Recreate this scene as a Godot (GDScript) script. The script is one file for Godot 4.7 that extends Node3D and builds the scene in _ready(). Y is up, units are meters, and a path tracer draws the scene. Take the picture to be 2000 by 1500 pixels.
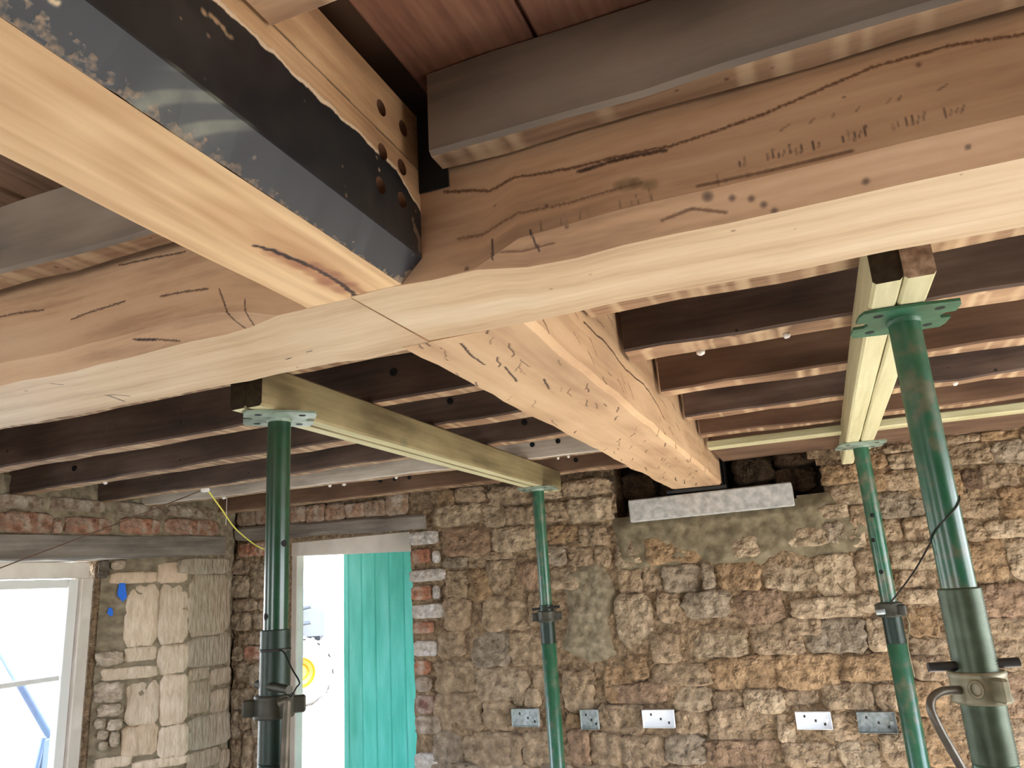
extends Node3D
# Old stone cottage room under repair: new oak beams, dark joists, four steel props.
# Heights below are given from the camera's eye level; Y0 is the eye level above the floor.
const Y0 := 1.75
const SKY_E := 10.0
const SUN_E := 18.0
const EXPO := 1.68
const FLOOR_C := Color(0.83, 0.81, 0.78)
const REAR_Z := 2.9
const STONES_A := [
	[-905,-852,199,254,1], [-849,-767,211,251,0], [-756,-637,195,242,0], [-634,-565,198,219,3], [-559,-445,197,237,0], [-904,-780,156,209,3], [-780,-715,145,199,3], [-713,-557,143,190,0],
	[-554,-446,134,189,3], [-886,-756,81,151,5], [-751,-640,83,141,3], [-615,-528,92,132,1], [-528,-459,81,126,0], [-891,-823,53,78,2], [-820,-767,49,84,0], [-769,-685,64,84,0],
	[-619,-564,42,87,2], [-558,-495,35,81,0], [-495,-456,28,77,0], [-887,-821,-17,48,0], [-821,-766,-29,47,1], [-769,-691,-15,62,0], [-693,-636,-9,53,5], [-606,-537,-15,34,3],
	[-891,-821,-96,-21,0], [-784,-670,-101,-22,0], [-667,-628,-90,-16,0], [-912,-839,-157,-98,0], [-822,-724,-180,-101,2], [-722,-635,-179,-103,0], [-919,-812,-240,-167,0], [-813,-682,-258,-186,3],
	[-668,-624,-239,-187,0], [-932,-799,-321,-241,0],
]
const STONES_B := [
	[-797,-722,-320,-256,0], [-719,-693,-269,-236,3], [-690,-651,-272,-233,3], [-854,-707,-401,-327,0], [-705,-620,-399,-326,0], [-594,-557,-317,-287,1], [-933,-857,-404,-326,2], [-595,-523,-285,-196,0],
	[-591,-545,-397,-320,5], [-546,-467,-395,-327,0], [-497,-427,-264,-189,1], [-514,-419,-329,-268,0], [-446,-385,27,86,3], [-370,-253,28,92,1], [-185,-124,31,83,3], [-72,11,43,84,3],
	[-446,-388,-32,20,0], [-385,-343,-29,25,0], [-341,-257,-36,21,2], [-254,-226,-31,21,2], [-226,-131,-39,21,1], [-120,-20,-45,27,3], [-17,56,-56,24,3], [-454,-373,-147,-35,3],
	[-359,-305,-100,-37,0], [-300,-202,-93,-37,2], [-187,-93,-108,-43,5], [-73,64,-103,-63,3], [-99,-29,-135,-100,0], [-385,-323,-183,-120,0], [-294,-181,-175,-117,3], [-166,-66,-174,-109,0],
	[-61,55,-169,-106,2], [-447,-397,-216,-164,1],
]
const STONES_C := [
	[-391,-264,-230,-186,0], [-262,-126,-239,-174,1], [-124,-4,-241,-174,1], [-470,-361,-266,-224,5], [-349,-267,-283,-234,3], [-265,-202,-279,-243,0], [-200,-120,-285,-240,3], [-117,-48,-270,-243,0],
	[-486,-417,-327,-268,0], [-344,-277,-326,-279,0], [-273,-145,-339,-275,0], [-140,-106,-341,-285,3], [-467,-375,-394,-328,0], [-374,-290,-386,-328,2], [-289,-135,-389,-338,5], [-135,-29,-386,-341,0],
	[165,221,234,253,5], [283,339,242,256,5], [347,409,239,254,5], [152,204,218,235,0], [269,331,224,241,0], [332,406,222,240,1], [121,154,191,221,1], [158,209,183,215,3],
	[261,343,180,221,0], [347,407,172,218,2], [25,100,166,208,1], [115,146,144,189,1], [145,207,140,181,0], [260,282,116,170,1], [284,320,129,171,4], [316,381,128,174,0],
	[38,102,122,165,3], [120,214,86,142,2],
]
const STONES_D := [
	[262,334,74,108,0], [342,388,67,127,1], [5,63,94,125,3], [65,116,72,118,0], [122,156,41,86,0], [160,212,37,84,0], [265,306,29,73,0], [306,378,31,66,3],
	[56,87,34,71,3], [10,54,33,89,2], [127,211,-18,36,3], [257,328,-49,26,1], [332,366,-47,27,3], [61,122,-53,25,0], [48,96,-97,-61,3], [141,197,-85,-56,3],
	[136,203,-52,-19,0], [262,350,-116,-55,5], [59,102,-172,-107,3], [136,190,-145,-91,1], [133,197,-181,-149,0], [269,340,-157,-117,0], [2,99,-227,-177,1], [131,190,-227,-183,0],
	[268,330,-212,-161,0], [-42,49,-278,-230,0], [54,100,-280,-233,0], [107,179,-293,-230,1], [266,316,-293,-216,5], [-53,12,-335,-284,0], [-28,46,-384,-336,3], [49,110,-383,-321,0],
	[118,191,-381,-297,1], [250,299,-378,-296,0],
]
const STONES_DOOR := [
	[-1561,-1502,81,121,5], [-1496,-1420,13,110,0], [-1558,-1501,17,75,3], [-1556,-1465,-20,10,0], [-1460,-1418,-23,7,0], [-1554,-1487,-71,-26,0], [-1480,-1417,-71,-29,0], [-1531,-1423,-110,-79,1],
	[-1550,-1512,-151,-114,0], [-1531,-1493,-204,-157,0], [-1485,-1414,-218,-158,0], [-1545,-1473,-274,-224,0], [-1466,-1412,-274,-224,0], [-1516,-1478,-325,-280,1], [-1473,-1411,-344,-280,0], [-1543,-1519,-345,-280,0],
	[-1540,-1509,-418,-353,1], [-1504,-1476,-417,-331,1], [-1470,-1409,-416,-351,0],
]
const STONES_PIER := [
	[-1730,-1564,84,124,2], [-1735,-1588,-73,79,3], [-1743,-1592,-152,-79,2], [-1669,-1597,-183,-154,0], [-1672,-1601,-263,-189,0], [-1746,-1677,-204,-163,3], [-1743,-1680,-273,-218,0], [-1753,-1606,-352,-277,2],
	[-1716,-1612,-399,-357,0], [-1756,-1722,-416,-372,1],
]
const STONES_JAMB := [
	[77,150,-84,61,3], [5,74,-85,57,3], [0,69,-159,-92,3], [75,145,-123,-89,3], [149,207,-128,-95,3], [71,203,-163,-135,3], [144,206,-211,-165,3], [62,135,-270,-172,3],
	[-4,60,-278,-165,3], [143,196,-244,-216,3], [177,201,-268,-246,3], [141,174,-276,-250,3], [170,193,-293,-273,3], [144,167,-312,-280,3], [168,189,-318,-298,3], [61,139,-341,-273,1],
	[-9,58,-354,-283,3], [116,193,-360,-335,3], [-11,113,-375,-354,3], [193,218,83,126,4], [158,191,102,125,0], [83,189,67,95,1], [12,80,64,115,1],
]
var M := {}
var used := {}
var rng := RandomNumberGenerator.new()
var wob := FastNoiseLite.new()

func _ready():
	# ---------- camera, sky, sun, exposure ----------
	var cam := Camera3D.new(); cam.name = "camera"; add_child(cam)
	cam.transform = Transform3D(Basis(Vector3(0.9256, -0.0619, -0.3734), Vector3(0.1522, 0.9637, 0.2175), Vector3(0.3464, -0.2582, 0.9018)).orthonormalized(), Vector3(0, Y0, 0))
	cam.fov = rad_to_deg(2.0 * atan(750.0 / 1474.0)); cam.near = 0.02; cam.far = 200.0; cam.current = true
	var we := WorldEnvironment.new(); we.name = "environment"; add_child(we)
	var env := Environment.new(); we.environment = env
	env.tonemap_mode = Environment.TONE_MAPPER_LINEAR
	env.tonemap_exposure = EXPO
	env.sdfgi_enabled = true; env.ssao_enabled = true; env.ssil_enabled = true
	env.background_mode = Environment.BG_SKY
	var sky := Sky.new(); env.sky = sky
	var sm := ProceduralSkyMaterial.new(); sky.sky_material = sm
	sm.sky_top_color = Color(0.72, 0.82, 0.95); sm.sky_horizon_color = Color(0.95, 0.97, 1.0)
	sm.ground_bottom_color = Color(0.6, 0.57, 0.52); sm.ground_horizon_color = Color(0.85, 0.85, 0.84)
	sm.energy_multiplier = SKY_E
	sm.sun_angle_max = 0.0
	var sun := DirectionalLight3D.new(); sun.name = "sun"; add_child(sun)
	sun.look_at_from_position(Vector3.ZERO, Vector3(-0.74, -0.54, -0.33))
	sun.light_energy = SUN_E; sun.light_color = Color(0.97, 0.985, 1.0); sun.light_angular_distance = 0.6; sun.shadow_enabled = true
	rng.seed = 4711; wob.seed = 9; wob.frequency = 1.0
	make_materials()
	build_shell()
	build_back_wall()
	build_left_wall()
	build_door()
	build_ceiling()
	build_beams()
	build_joists()
	build_needles()
	build_props()
	build_small_things()
	build_outside()

# ---------- helpers ----------
func v(x: float, h: float, z: float) -> Vector3:
	return Vector3(x, h + Y0, z)

func numbered(base: String, parent: Node) -> String:
	var k := str(parent.get_instance_id()) + base
	var n: int = used.get(k, 0)
	used[k] = n + 1
	return base if n == 0 else "%s_%03d" % [base, n]

func tag(o: Node, label: String, category: String, group := ""):
	o.set_meta("label", label); o.set_meta("category", category)
	if group != "": o.set_meta("group", group)

func thing(called: String, label: String, category: String, at := Vector3.ZERO, group := "") -> Node3D:
	var o := Node3D.new(); o.name = numbered(called, self); add_child(o); o.position = at
	tag(o, label, category, group)
	return o

func struct(called: String) -> Node3D:
	var o := Node3D.new(); o.name = called; add_child(o); o.set_meta("kind", "structure"); return o

func part(called: String, mesh: Mesh, parent: Node, mat: Material = null) -> MeshInstance3D:
	var o := MeshInstance3D.new(); o.name = numbered(called, parent); o.mesh = mesh
	if mat: o.material_override = mat
	parent.add_child(o)
	if parent is Node3D and parent != self: o.position = -parent_at(parent)
	return o

func parent_at(p: Node) -> Vector3:
	var s := Vector3.ZERO
	while p is Node3D and p != self:
		s += p.position; p = p.get_parent()
	return s

func st_new() -> SurfaceTool:
	var st := SurfaceTool.new(); st.begin(Mesh.PRIMITIVE_TRIANGLES); return st

func tri(st: SurfaceTool, a: Vector3, b: Vector3, c: Vector3, out: Vector3, ua := Vector2.ZERO, ub := Vector2.ZERO, uc := Vector2.ZERO):
	if (b - a).cross(c - a).dot(out) > 0.0:
		st.set_uv(ua); st.add_vertex(a); st.set_uv(uc); st.add_vertex(c); st.set_uv(ub); st.add_vertex(b)
	else:
		st.set_uv(ua); st.add_vertex(a); st.set_uv(ub); st.add_vertex(b); st.set_uv(uc); st.add_vertex(c)

func quad(st: SurfaceTool, a: Vector3, b: Vector3, c: Vector3, d: Vector3, out: Vector3, ua := Vector2.ZERO, ub := Vector2.ZERO, uc := Vector2.ZERO, ud := Vector2.ZERO):
	tri(st, a, b, c, out, ua, ub, uc); tri(st, a, c, d, out, ua, uc, ud)

func done(st: SurfaceTool, mat: Material = null, into: ArrayMesh = null) -> ArrayMesh:
	st.generate_normals()
	if mat: st.set_material(mat)
	return st.commit(into)

# a squared timber along x or z; c, hb are [start, end] values; ch = chamfers bottom-min, bottom-max, top-max, top-min
func timber(along: String, a: float, b: float, c: Array, hb: Array, w: Array, hgt: float, o := {}) -> ArrayMesh:
	var n: int = o.get("n", 6)
	var ch: Array = o.get("ch", [0.003, 0.003, 0.003, 0.003])
	var stops: Array = o.get("stops", [])
	var amp: float = o.get("wob", 0.0015)
	var sd: float = o.get("seed", rng.randf() * 100.0)
	var m: Dictionary = o.mats
	var skip: Array = o.get("skip", [])
	var offu := fmod(sd * 0.37, 1.0); var offv := fmod(sd * 0.73, 1.0)
	if o.has("uv"): offu = o.uv[0]; offv = o.uv[1]
	var us: float = o.get("us", 0.5); var vs: float = o.get("vs", 1.0)
	var rings := []
	for i in n + 1:
		var t := float(i) / n
		var s := lerpf(a, b, t)
		var cc := lerpf(c[0], c[1], t); var h0 := lerpf(hb[0], hb[1], t) + Y0; var ww := lerpf(w[0], w[1], t) * 0.5
		var f := 1.0
		for q in stops:   # [from, to]: the bottom chamfers run out between these places
			f *= clampf((s - q[0]) / (q[1] - q[0]), 0.0, 1.0)
		var e := []
		for k in 4: e.append(ch[k] * (f if k < 2 and ch[k] > 0.01 else 1.0) + 0.0005)
		var p := [Vector2(cc - ww + e[0], h0), Vector2(cc + ww - e[1], h0), Vector2(cc + ww, h0 + e[1]), Vector2(cc + ww, h0 + hgt - e[2]), Vector2(cc + ww - e[2], h0 + hgt), Vector2(cc - ww + e[3], h0 + hgt), Vector2(cc - ww, h0 + hgt - e[3]), Vector2(cc - ww, h0 + e[0])]
		var ring := []
		for j in 8:
			var q: Vector2 = p[j]
			var jj := [0, 1, 1, 2, 2, 3, 3, 0][j] as int
			q += Vector2(wob.get_noise_2d(s * 3.0 + sd, jj * 17.0), wob.get_noise_2d(s * 3.0 - sd, jj * 17.0 + 50.0)) * amp
			q += Vector2(wob.get_noise_2d(s * 17.0 + sd, jj * 13.0), wob.get_noise_2d(s * 17.0 - sd, jj * 13.0 + 50.0)) * amp * 0.5
			ring.append(q)
		rings.append([s, ring])
	var keys := ["bottom", "cham_max", "max", "top", "top", "top", "min", "cham_min"]
	var tools := {}
	var mid := Vector2((c[0] + c[1]) * 0.5, (hb[0] + hb[1]) * 0.5 + hgt * 0.5 + Y0)
	var per := 0.0
	for j in 8:
		var j2 := (j + 1) % 8
		var r0: Array = rings[n / 2][1]
		var wid: float = (r0[j2] - r0[j]).length()
		if keys[j] in skip:
			per += wid; continue
		var mat: Material = m.get(keys[j], m.get("side" if keys[j] != "bottom" else "bottom", m.side))
		if not tools.has(mat): tools[mat] = st_new()
		var st: SurfaceTool = tools[mat]
		st.set_smooth_group(j + 1)
		for i in n:
			var s0: float = rings[i][0]; var s1: float = rings[i + 1][0]
			var A := at3(along, s0, rings[i][1][j]); var B := at3(along, s0, rings[i][1][j2])
			var C := at3(along, s1, rings[i + 1][1][j2]); var D := at3(along, s1, rings[i + 1][1][j])
			var md: Vector2 = (rings[i][1][j] + rings[i][1][j2]) * 0.5 - Vector2(lerpf(c[0], c[1], float(i) / n), lerpf(hb[0], hb[1], float(i) / n) + hgt * 0.5 + Y0)
			# outward in the section plane: the edge's normal
			var ed: Vector2 = rings[i][1][j2] - rings[i][1][j]
			var nn := Vector2(ed.y, -ed.x)
			if nn.dot(md) < 0.0: nn = -nn
			var out := at3(along, 0.0, nn)
			quad(st, A, B, C, D, out, Vector2(s0 * us + offu, per * vs + offv), Vector2(s0 * us + offu, (per + wid) * vs + offv), Vector2(s1 * us + offu, (per + wid) * vs + offv), Vector2(s1 * us + offu, per * vs + offv))
		per += wid
	var em: Material = m.get("end", m.side)
	if not tools.has(em): tools[em] = st_new()
	var es: SurfaceTool = tools[em]; es.set_smooth_group(-1)
	for side in 2:
		var rr: Array = rings[0 if side == 0 else n]
		var out := at3(along, -1.0 if side == 0 else 1.0, Vector2.ZERO)
		if b < a: out = -out
		for j in range(1, 7):
			tri(es, at3(along, rr[0], rr[1][0]), at3(along, rr[0], rr[1][j]), at3(along, rr[0], rr[1][j + 1]), out, rr[1][0] * Vector2(2, 1), rr[1][j] * Vector2(2, 1), rr[1][j + 1] * Vector2(2, 1))
	var am := ArrayMesh.new()
	for mat in tools: am = done(tools[mat], mat, am)
	return am

func at3(along: String, s: float, q: Vector2) -> Vector3:
	return Vector3(s, q.y, q.x) if along == "x" else Vector3(q.x, q.y, s)

# bevelled box from corner a to corner b (eye-level heights), world placed
func bx(st: SurfaceTool, a: Vector3, b: Vector3, bev := 0.002):
	var lo := Vector3(minf(a.x, b.x), minf(a.y, b.y), minf(a.z, b.z)); var hi := Vector3(maxf(a.x, b.x), maxf(a.y, b.y), maxf(a.z, b.z))
	box_in(st, Transform3D(Basis.IDENTITY, (lo + hi) * 0.5), (hi - lo) * 0.5, bev)

func box_in(st: SurfaceTool, tf: Transform3D, hf: Vector3, bev := 0.002):
	bev = minf(bev, minf(hf.x, minf(hf.y, hf.z)) * 0.5)
	st.set_smooth_group(-1)
	var axes := [Vector3(1, 0, 0), Vector3(0, 1, 0), Vector3(0, 0, 1)]
	for k in 3:
		var n: Vector3 = axes[k]; var p: Vector3 = axes[(k + 1) % 3]; var q: Vector3 = axes[(k + 2) % 3]
		var hn: float = hf[k]; var hp: float = hf[(k + 1) % 3]; var hq: float = hf[(k + 2) % 3]
		for s in [-1.0, 1.0]:
			var a: Vector3 = n * hn * s + p * (hp - bev) + q * (hq - bev); var b: Vector3 = n * hn * s - p * (hp - bev) + q * (hq - bev)
			var c: Vector3 = n * hn * s - p * (hp - bev) - q * (hq - bev); var d: Vector3 = n * hn * s + p * (hp - bev) - q * (hq - bev)
			quad(st, tf * a, tf * b, tf * c, tf * d, tf.basis * (n * s), Vector2(hp, hq), Vector2(-hp, hq), Vector2(-hp, -hq), Vector2(hp, -hq))
			# bevel strip between +-n and +-p
			for s2 in [-1.0, 1.0]:
				var e0: Vector3 = n * hn * s + p * (hp - bev) * s2; var e1: Vector3 = n * (hn - bev) * s + p * hp * s2
				quad(st, tf * (e0 + q * (hq - bev)), tf * (e1 + q * (hq - bev)), tf * (e1 - q * (hq - bev)), tf * (e0 - q * (hq - bev)), tf.basis * (n * s + p * s2))
	for sx in [-1.0, 1.0]:
		for sy in [-1.0, 1.0]:
			for sz in [-1.0, 1.0]:
				var sg := Vector3(sx, sy, sz)
				tri(st, tf * (sg * Vector3(hf.x, hf.y - bev, hf.z - bev)), tf * (sg * Vector3(hf.x - bev, hf.y, hf.z - bev)), tf * (sg * Vector3(hf.x - bev, hf.y - bev, hf.z)), tf.basis * sg)

func box_mesh(a: Vector3, b: Vector3, bev := 0.002) -> ArrayMesh:
	var st := st_new(); bx(st, a, b, bev); return done(st)

# turned profile of (radius, height) points round the vertical through at
func lathe(at: Vector3, prof: Array, seg := 28) -> ArrayMesh:
	var st := st_new()
	for i in prof.size() - 1:
		var p: Vector2 = prof[i]; var q: Vector2 = prof[i + 1]
		st.set_smooth_group(1 if absf(q.x - p.x) < 0.0045 else i + 2)
		var en := Vector2(q.y - p.y, -(q.x - p.x))
		for k in seg:
			var t0 := TAU * k / seg; var t1 := TAU * (k + 1) / seg
			var d0 := Vector3(cos(t0), 0, sin(t0)); var d1 := Vector3(cos(t1), 0, sin(t1))
			var a := at + d0 * p.x + Vector3.UP * p.y; var b := at + d1 * p.x + Vector3.UP * p.y
			var c := at + d1 * q.x + Vector3.UP * q.y; var d := at + d0 * q.x + Vector3.UP * q.y
			var out := (d0 + d1) * en.x + Vector3.UP * en.y * 2.0
			if p.x < 0.0001: tri(st, a, c, d, out)
			elif q.x < 0.0001: tri(st, a, b, c, out)
			else: quad(st, a, b, c, d, out, Vector2(float(k) / seg, p.y), Vector2(float(k + 1) / seg, p.y), Vector2(float(k + 1) / seg, q.y), Vector2(float(k) / seg, q.y))
	return done(st)

# round bar along a smooth path
func rod(pts: Array, r: float, seg := 10, smooth := true, closed_ends := true) -> ArrayMesh:
	var st := st_new(); rod_in(st, pts, r, seg, smooth); return done(st)

func rod_in(st: SurfaceTool, pts: Array, r: float, seg := 10, smooth := true):
	var p := []
	if smooth and pts.size() > 2:
		for i in pts.size() - 1:
			var a: Vector3 = pts[maxi(i - 1, 0)]; var b: Vector3 = pts[i]; var c: Vector3 = pts[i + 1]; var d: Vector3 = pts[mini(i + 2, pts.size() - 1)]
			for k in 6: p.append(b.cubic_interpolate(c, a, d, k / 6.0))
		p.append(pts[-1])
	else: p = pts
	st.set_smooth_group(1)
	var prev := Vector3(0.123, 0.77, 0.31)
	var rings := []
	for i in p.size():
		var tg: Vector3 = (p[mini(i + 1, p.size() - 1)] - p[maxi(i - 1, 0)]).normalized()
		var u := (prev - tg * prev.dot(tg)).normalized(); prev = u
		var w := tg.cross(u)
		var ring := []
		for k in seg: ring.append(p[i] + (u * cos(TAU * k / seg) + w * sin(TAU * k / seg)) * r)
		rings.append(ring)
	for i in p.size() - 1:
		for k in seg:
			var k2 := (k + 1) % seg
			quad(st, rings[i][k], rings[i][k2], rings[i + 1][k2], rings[i + 1][k], (rings[i][k] + rings[i][k2]) * 0.5 - p[i])
	st.set_smooth_group(-1)
	for e in 2:
		var i := 0 if e == 0 else p.size() - 1
		var out: Vector3 = (p[0] - p[1]) if e == 0 else (p[-1] - p[-2])
		for k in seg: tri(st, p[i], rings[i][k], rings[i][(k + 1) % seg], out)

# flat plate of a 2D outline (x, z) between two heights
func plate(outline: PackedVector2Array, tf: Transform3D, thick: float) -> ArrayMesh:
	var st := st_new(); st.set_smooth_group(-1)
	var idx := Geometry2D.triangulate_polygon(outline)
	for i in range(0, idx.size(), 3):
		for s in [-1.0, 1.0]:
			var y: float = thick * 0.5 * s
			tri(st, tf * Vector3(outline[idx[i]].x, y, outline[idx[i]].y), tf * Vector3(outline[idx[i + 1]].x, y, outline[idx[i + 1]].y), tf * Vector3(outline[idx[i + 2]].x, y, outline[idx[i + 2]].y), tf.basis * Vector3(0, s, 0))
	for i in outline.size():
		var p := outline[i]; var q := outline[(i + 1) % outline.size()]
		var e := Vector3(q.y - p.y, 0, -(q.x - p.x))
		if Geometry2D.is_point_in_polygon((p + q) * 0.5 + Vector2(e.x, e.z).normalized() * 0.0005, outline): e = -e
		quad(st, tf * Vector3(p.x, thick * 0.5, p.y), tf * Vector3(q.x, thick * 0.5, q.y), tf * Vector3(q.x, -thick * 0.5, q.y), tf * Vector3(p.x, -thick * 0.5, p.y), tf.basis * e)
	return done(st)

# a rough stone: rect [u0, u1, h0, h1] on the plane through o with direction du and outward normal nr
func stone_mesh(o: Vector3, du: Vector3, nr: Vector3, u0: float, u1: float, h0: float, h1: float, tone: Color, proud: float, square := 8.0, rough := 1.0, mat: Material = null) -> ArrayMesh:
	var st := st_new(); stone_in(st, o, du, nr, u0, u1, h0, h1, tone, proud, square, rough); return done(st, mat if mat else M.stone as Material)

func stone_in(st: SurfaceTool, o: Vector3, du: Vector3, nr: Vector3, u0: float, u1: float, h0: float, h1: float, tone: Color, proud: float, square := 8.0, rough := 1.0):
	var cu := (u0 + u1) * 0.5; var chh := (h0 + h1) * 0.5; var ru := (u1 - u0) * 0.5; var rh := (h1 - h0) * 0.5
	var seg := 20 if maxf(ru, rh) > 0.05 else 12
	var sd := rng.randf() * 200.0
	var tilt := Vector2(rng.randf_range(-0.16, 0.16), rng.randf_range(-0.2, 0.2)) * rough
	var lv := [[0.0, 1.0], [0.45, 1.0], [0.88, 0.92], [1.03, 0.55], [1.08, -0.4], [1.09, -2.2]]
	var rings := []
	for li in lv.size():
		var ring := []
		for k in seg:
			var t := TAU * k / seg
			var cx := cos(t); var sy := sin(t)
			var e := 1.0 / pow(pow(absf(cx), square) + pow(absf(sy), square), 1.0 / square)
			e *= 1.0 + (wob.get_noise_2d(cx * 1.3 + sd, sy * 1.3) * 0.2 + wob.get_noise_2d(cx * 4.0 + sd, sy * 4.0) * 0.07) * rough
			var f: float = lv[li][0]
			var x := cx * e * ru * f; var y := sy * e * rh * f
			var d: float = lv[li][1] * proud
			if li < 4: d += (wob.get_noise_2d((x) * 22.0 + sd, y * 22.0) * 0.011 + wob.get_noise_2d(x * 60.0 + sd, y * 60.0) * 0.005) * rough + tilt.x * x + tilt.y * y
			ring.append(o + du * (cu + x) + Vector3.UP * (chh + Y0 + y) + nr * d)
		rings.append(ring)
	st.set_color(tone); st.set_smooth_group(1)
	for li in range(1, lv.size()):
		for k in seg:
			var k2 := (k + 1) % seg
			if li == 1: tri(st, rings[0][0], rings[1][k], rings[1][k2], nr)
			else:
				var c: Vector3 = o + du * cu + Vector3.UP * (chh + Y0)
				quad(st, rings[li - 1][k], rings[li - 1][k2], rings[li][k2], rings[li][k], nr * 0.4 + (rings[li][k] - c).normalized())

func tone_of(k: int) -> Color:
	var base: Color = [Color(0.76, 0.66, 0.54), Color(0.76, 0.63, 0.48), Color(0.72, 0.65, 0.56), Color(0.81, 0.72, 0.60), Color(0.48, 0.39, 0.30), Color(0.71, 0.59, 0.48)][k]
	base = base.srgb_to_linear()
	return base * rng.randf_range(0.9, 1.1)

# uneven sheet facing nr over a rectangle; cells for which keep() is false are left out
func rough_sheet(o: Vector3, du: Vector3, nr: Vector3, u0: float, u1: float, h0: float, h1: float, step: float, amp: float, mode: String, mat: Material, poly := PackedVector2Array(), thick := 0.0) -> ArrayMesh:
	var st := st_new(); st.set_smooth_group(1)
	var nu := int(ceil((u1 - u0) / step)); var nh := int(ceil((h1 - h0) / step))
	var g := []
	for i in nu + 1:
		var col := []
		for j in nh + 1:
			var u := lerpf(u0, u1, float(i) / nu); var h := lerpf(h0, h1, float(j) / nh)
			var d := (wob.get_noise_2d(u * 6.0 + 31.0, h * 6.0) + 0.6 * wob.get_noise_2d(u * 19.0, h * 19.0 + 7.0) + 0.35 * wob.get_noise_2d(u * 45.0, h * 45.0)) * amp
			if mode == "patch": d += patch_depth(poly, thick, Vector2(u, h))
			col.append(o + du * u + Vector3.UP * (h + Y0) + nr * d)
		g.append(col)
	for i in nu:
		for j in nh:
			if sheet_here(mode, lerpf(u0, u1, (i + 0.5) / nu), lerpf(h0, h1, (j + 0.5) / nh), poly, thick):
				quad(st, g[i][j], g[i + 1][j], g[i + 1][j + 1], g[i][j + 1], nr)
	return done(st, mat)

func sheet_here(mode: String, u: float, h: float, poly: PackedVector2Array, thick: float) -> bool:
	match mode:
		"back":
			if u > -2.80 and u < -1.975 and h < 0.33: return false
			if u > -0.88 + 0.03 * sin(h * 40.0) and u < 0.05 + 0.04 * sin(h * 23.0) and h > 0.25 and h < 0.53: return false
			return h < 0.56
		"left": return h > 0.345 or u < -3.19 or (u > -1.2 and u < 0.15) or u > 1.75
		"patch": return patch_depth(poly, thick, Vector2(u, h)) > -thick * 0.9
	return true

func patch_depth(poly: PackedVector2Array, thick: float, p: Vector2) -> float:
	var d := 1e9
	for i in poly.size():
		d = minf(d, p.distance_to(Geometry2D.get_closest_point_to_segment(p, poly[i], poly[(i + 1) % poly.size()])))
	if not Geometry2D.is_point_in_polygon(p, poly): d = -d
	return thick * clampf(d / 0.03, -1.6, 1.0)

# ---------- materials ----------
func noise_tex(sd: int, freq: float, size: int, lo: Color, hi: Color, octaves := 5, kind := FastNoiseLite.TYPE_SIMPLEX_SMOOTH) -> NoiseTexture2D:
	var n := FastNoiseLite.new(); n.seed = sd; n.frequency = freq; n.fractal_octaves = octaves; n.noise_type = kind
	var t := NoiseTexture2D.new(); t.noise = n; t.width = size; t.height = size; t.seamless = true
	var g := Gradient.new(); g.set_color(0, lo); g.set_color(1, hi); t.color_ramp = g
	return t

func std(col: Color, rough := 0.8, metal := 0.0) -> StandardMaterial3D:
	var m := StandardMaterial3D.new(); m.albedo_color = col; m.roughness = rough; m.metallic = metal; return m

func tri_mat(col: Color, tex: Texture2D, sc: float, rough: float, hmap: Texture2D = null, hcm := 0.4) -> StandardMaterial3D:
	var m := std(col, rough); m.albedo_texture = tex
	m.uv1_triplanar = true; m.uv1_world_triplanar = true; m.uv1_scale = Vector3.ONE * sc
	if hmap: m.heightmap_enabled = true; m.heightmap_texture = hmap; m.heightmap_scale = hcm
	return m

func layer(sd: int, freq: float, w: int, h: int, stretch: int) -> PackedByteArray:
	var n := FastNoiseLite.new(); n.seed = sd; n.frequency = freq; n.fractal_octaves = 4
	var im := n.get_seamless_image(maxi(w / stretch, 8), h); im.convert(Image.FORMAT_L8)
	im.resize(w, h, Image.INTERPOLATE_CUBIC)
	return im.get_data()

# sawn wood: u runs along the grain (2 m a tile), v across it (1 m a tile)
func wood_image(sd: int, dark: Color, mid: Color, pale: Color, blotch := 0.3, fine := 0.35, w := 1024, h := 512) -> Image:
	var a := layer(sd, 0.02, w, h, 16); var b := layer(sd + 1, 0.11, w, h, 24); var c := layer(sd + 2, 0.012, w, h, 3)
	var d := layer(sd + 3, 0.3, w, h, 6)
	var out := PackedByteArray(); out.resize(w * h * 3)
	var k := 0
	for i in w * h:
		var t := (a[i] * (1.0 - blotch - fine) + b[i] * fine * 0.7 + d[i] * fine * 0.3 + c[i] * blotch) / 255.0
		t = clampf((t - 0.5) * 1.7 + 0.5, 0.0, 1.0)
		var q := dark.lerp(mid, t * 2.0) if t < 0.5 else mid.lerp(pale, t * 2.0 - 1.0)
		out[k] = q.r8; out[k + 1] = q.g8; out[k + 2] = q.b8; k += 3
	return Image.create_from_data(w, h, false, Image.FORMAT_RGB8, out)

func dab(im: Image, x: float, y: float, r: float, col: Color, strength := 1.0):
	var w := im.get_width(); var h := im.get_height()
	for yy in range(int(y - r - 1), int(y + r + 2)):
		for xx in range(int(x - r - 1), int(x + r + 2)):
			var d := Vector2(xx - x, yy - y).length() / maxf(r, 0.5)
			if d < 1.0:
				var px := posmod(xx, w); var py := posmod(yy, h)
				im.set_pixel(px, py, im.get_pixel(px, py).lerp(col, strength * (1.0 - d * d)))

func stroke(im: Image, pts: Array, r: float, col: Color, strength := 1.0, jitter := 0.0):
	for i in pts.size() - 1:
		var a: Vector2 = pts[i]; var b: Vector2 = pts[i + 1]
		var n := maxi(int(a.distance_to(b) / maxf(r * 0.7, 0.7)), 1)
		for k in n + 1:
			var p := a.lerp(b, float(k) / n)
			dab(im, p.x + rng.randf_range(-jitter, jitter), p.y + rng.randf_range(-jitter, jitter), r * rng.randf_range(0.8, 1.2), col, strength)

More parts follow.
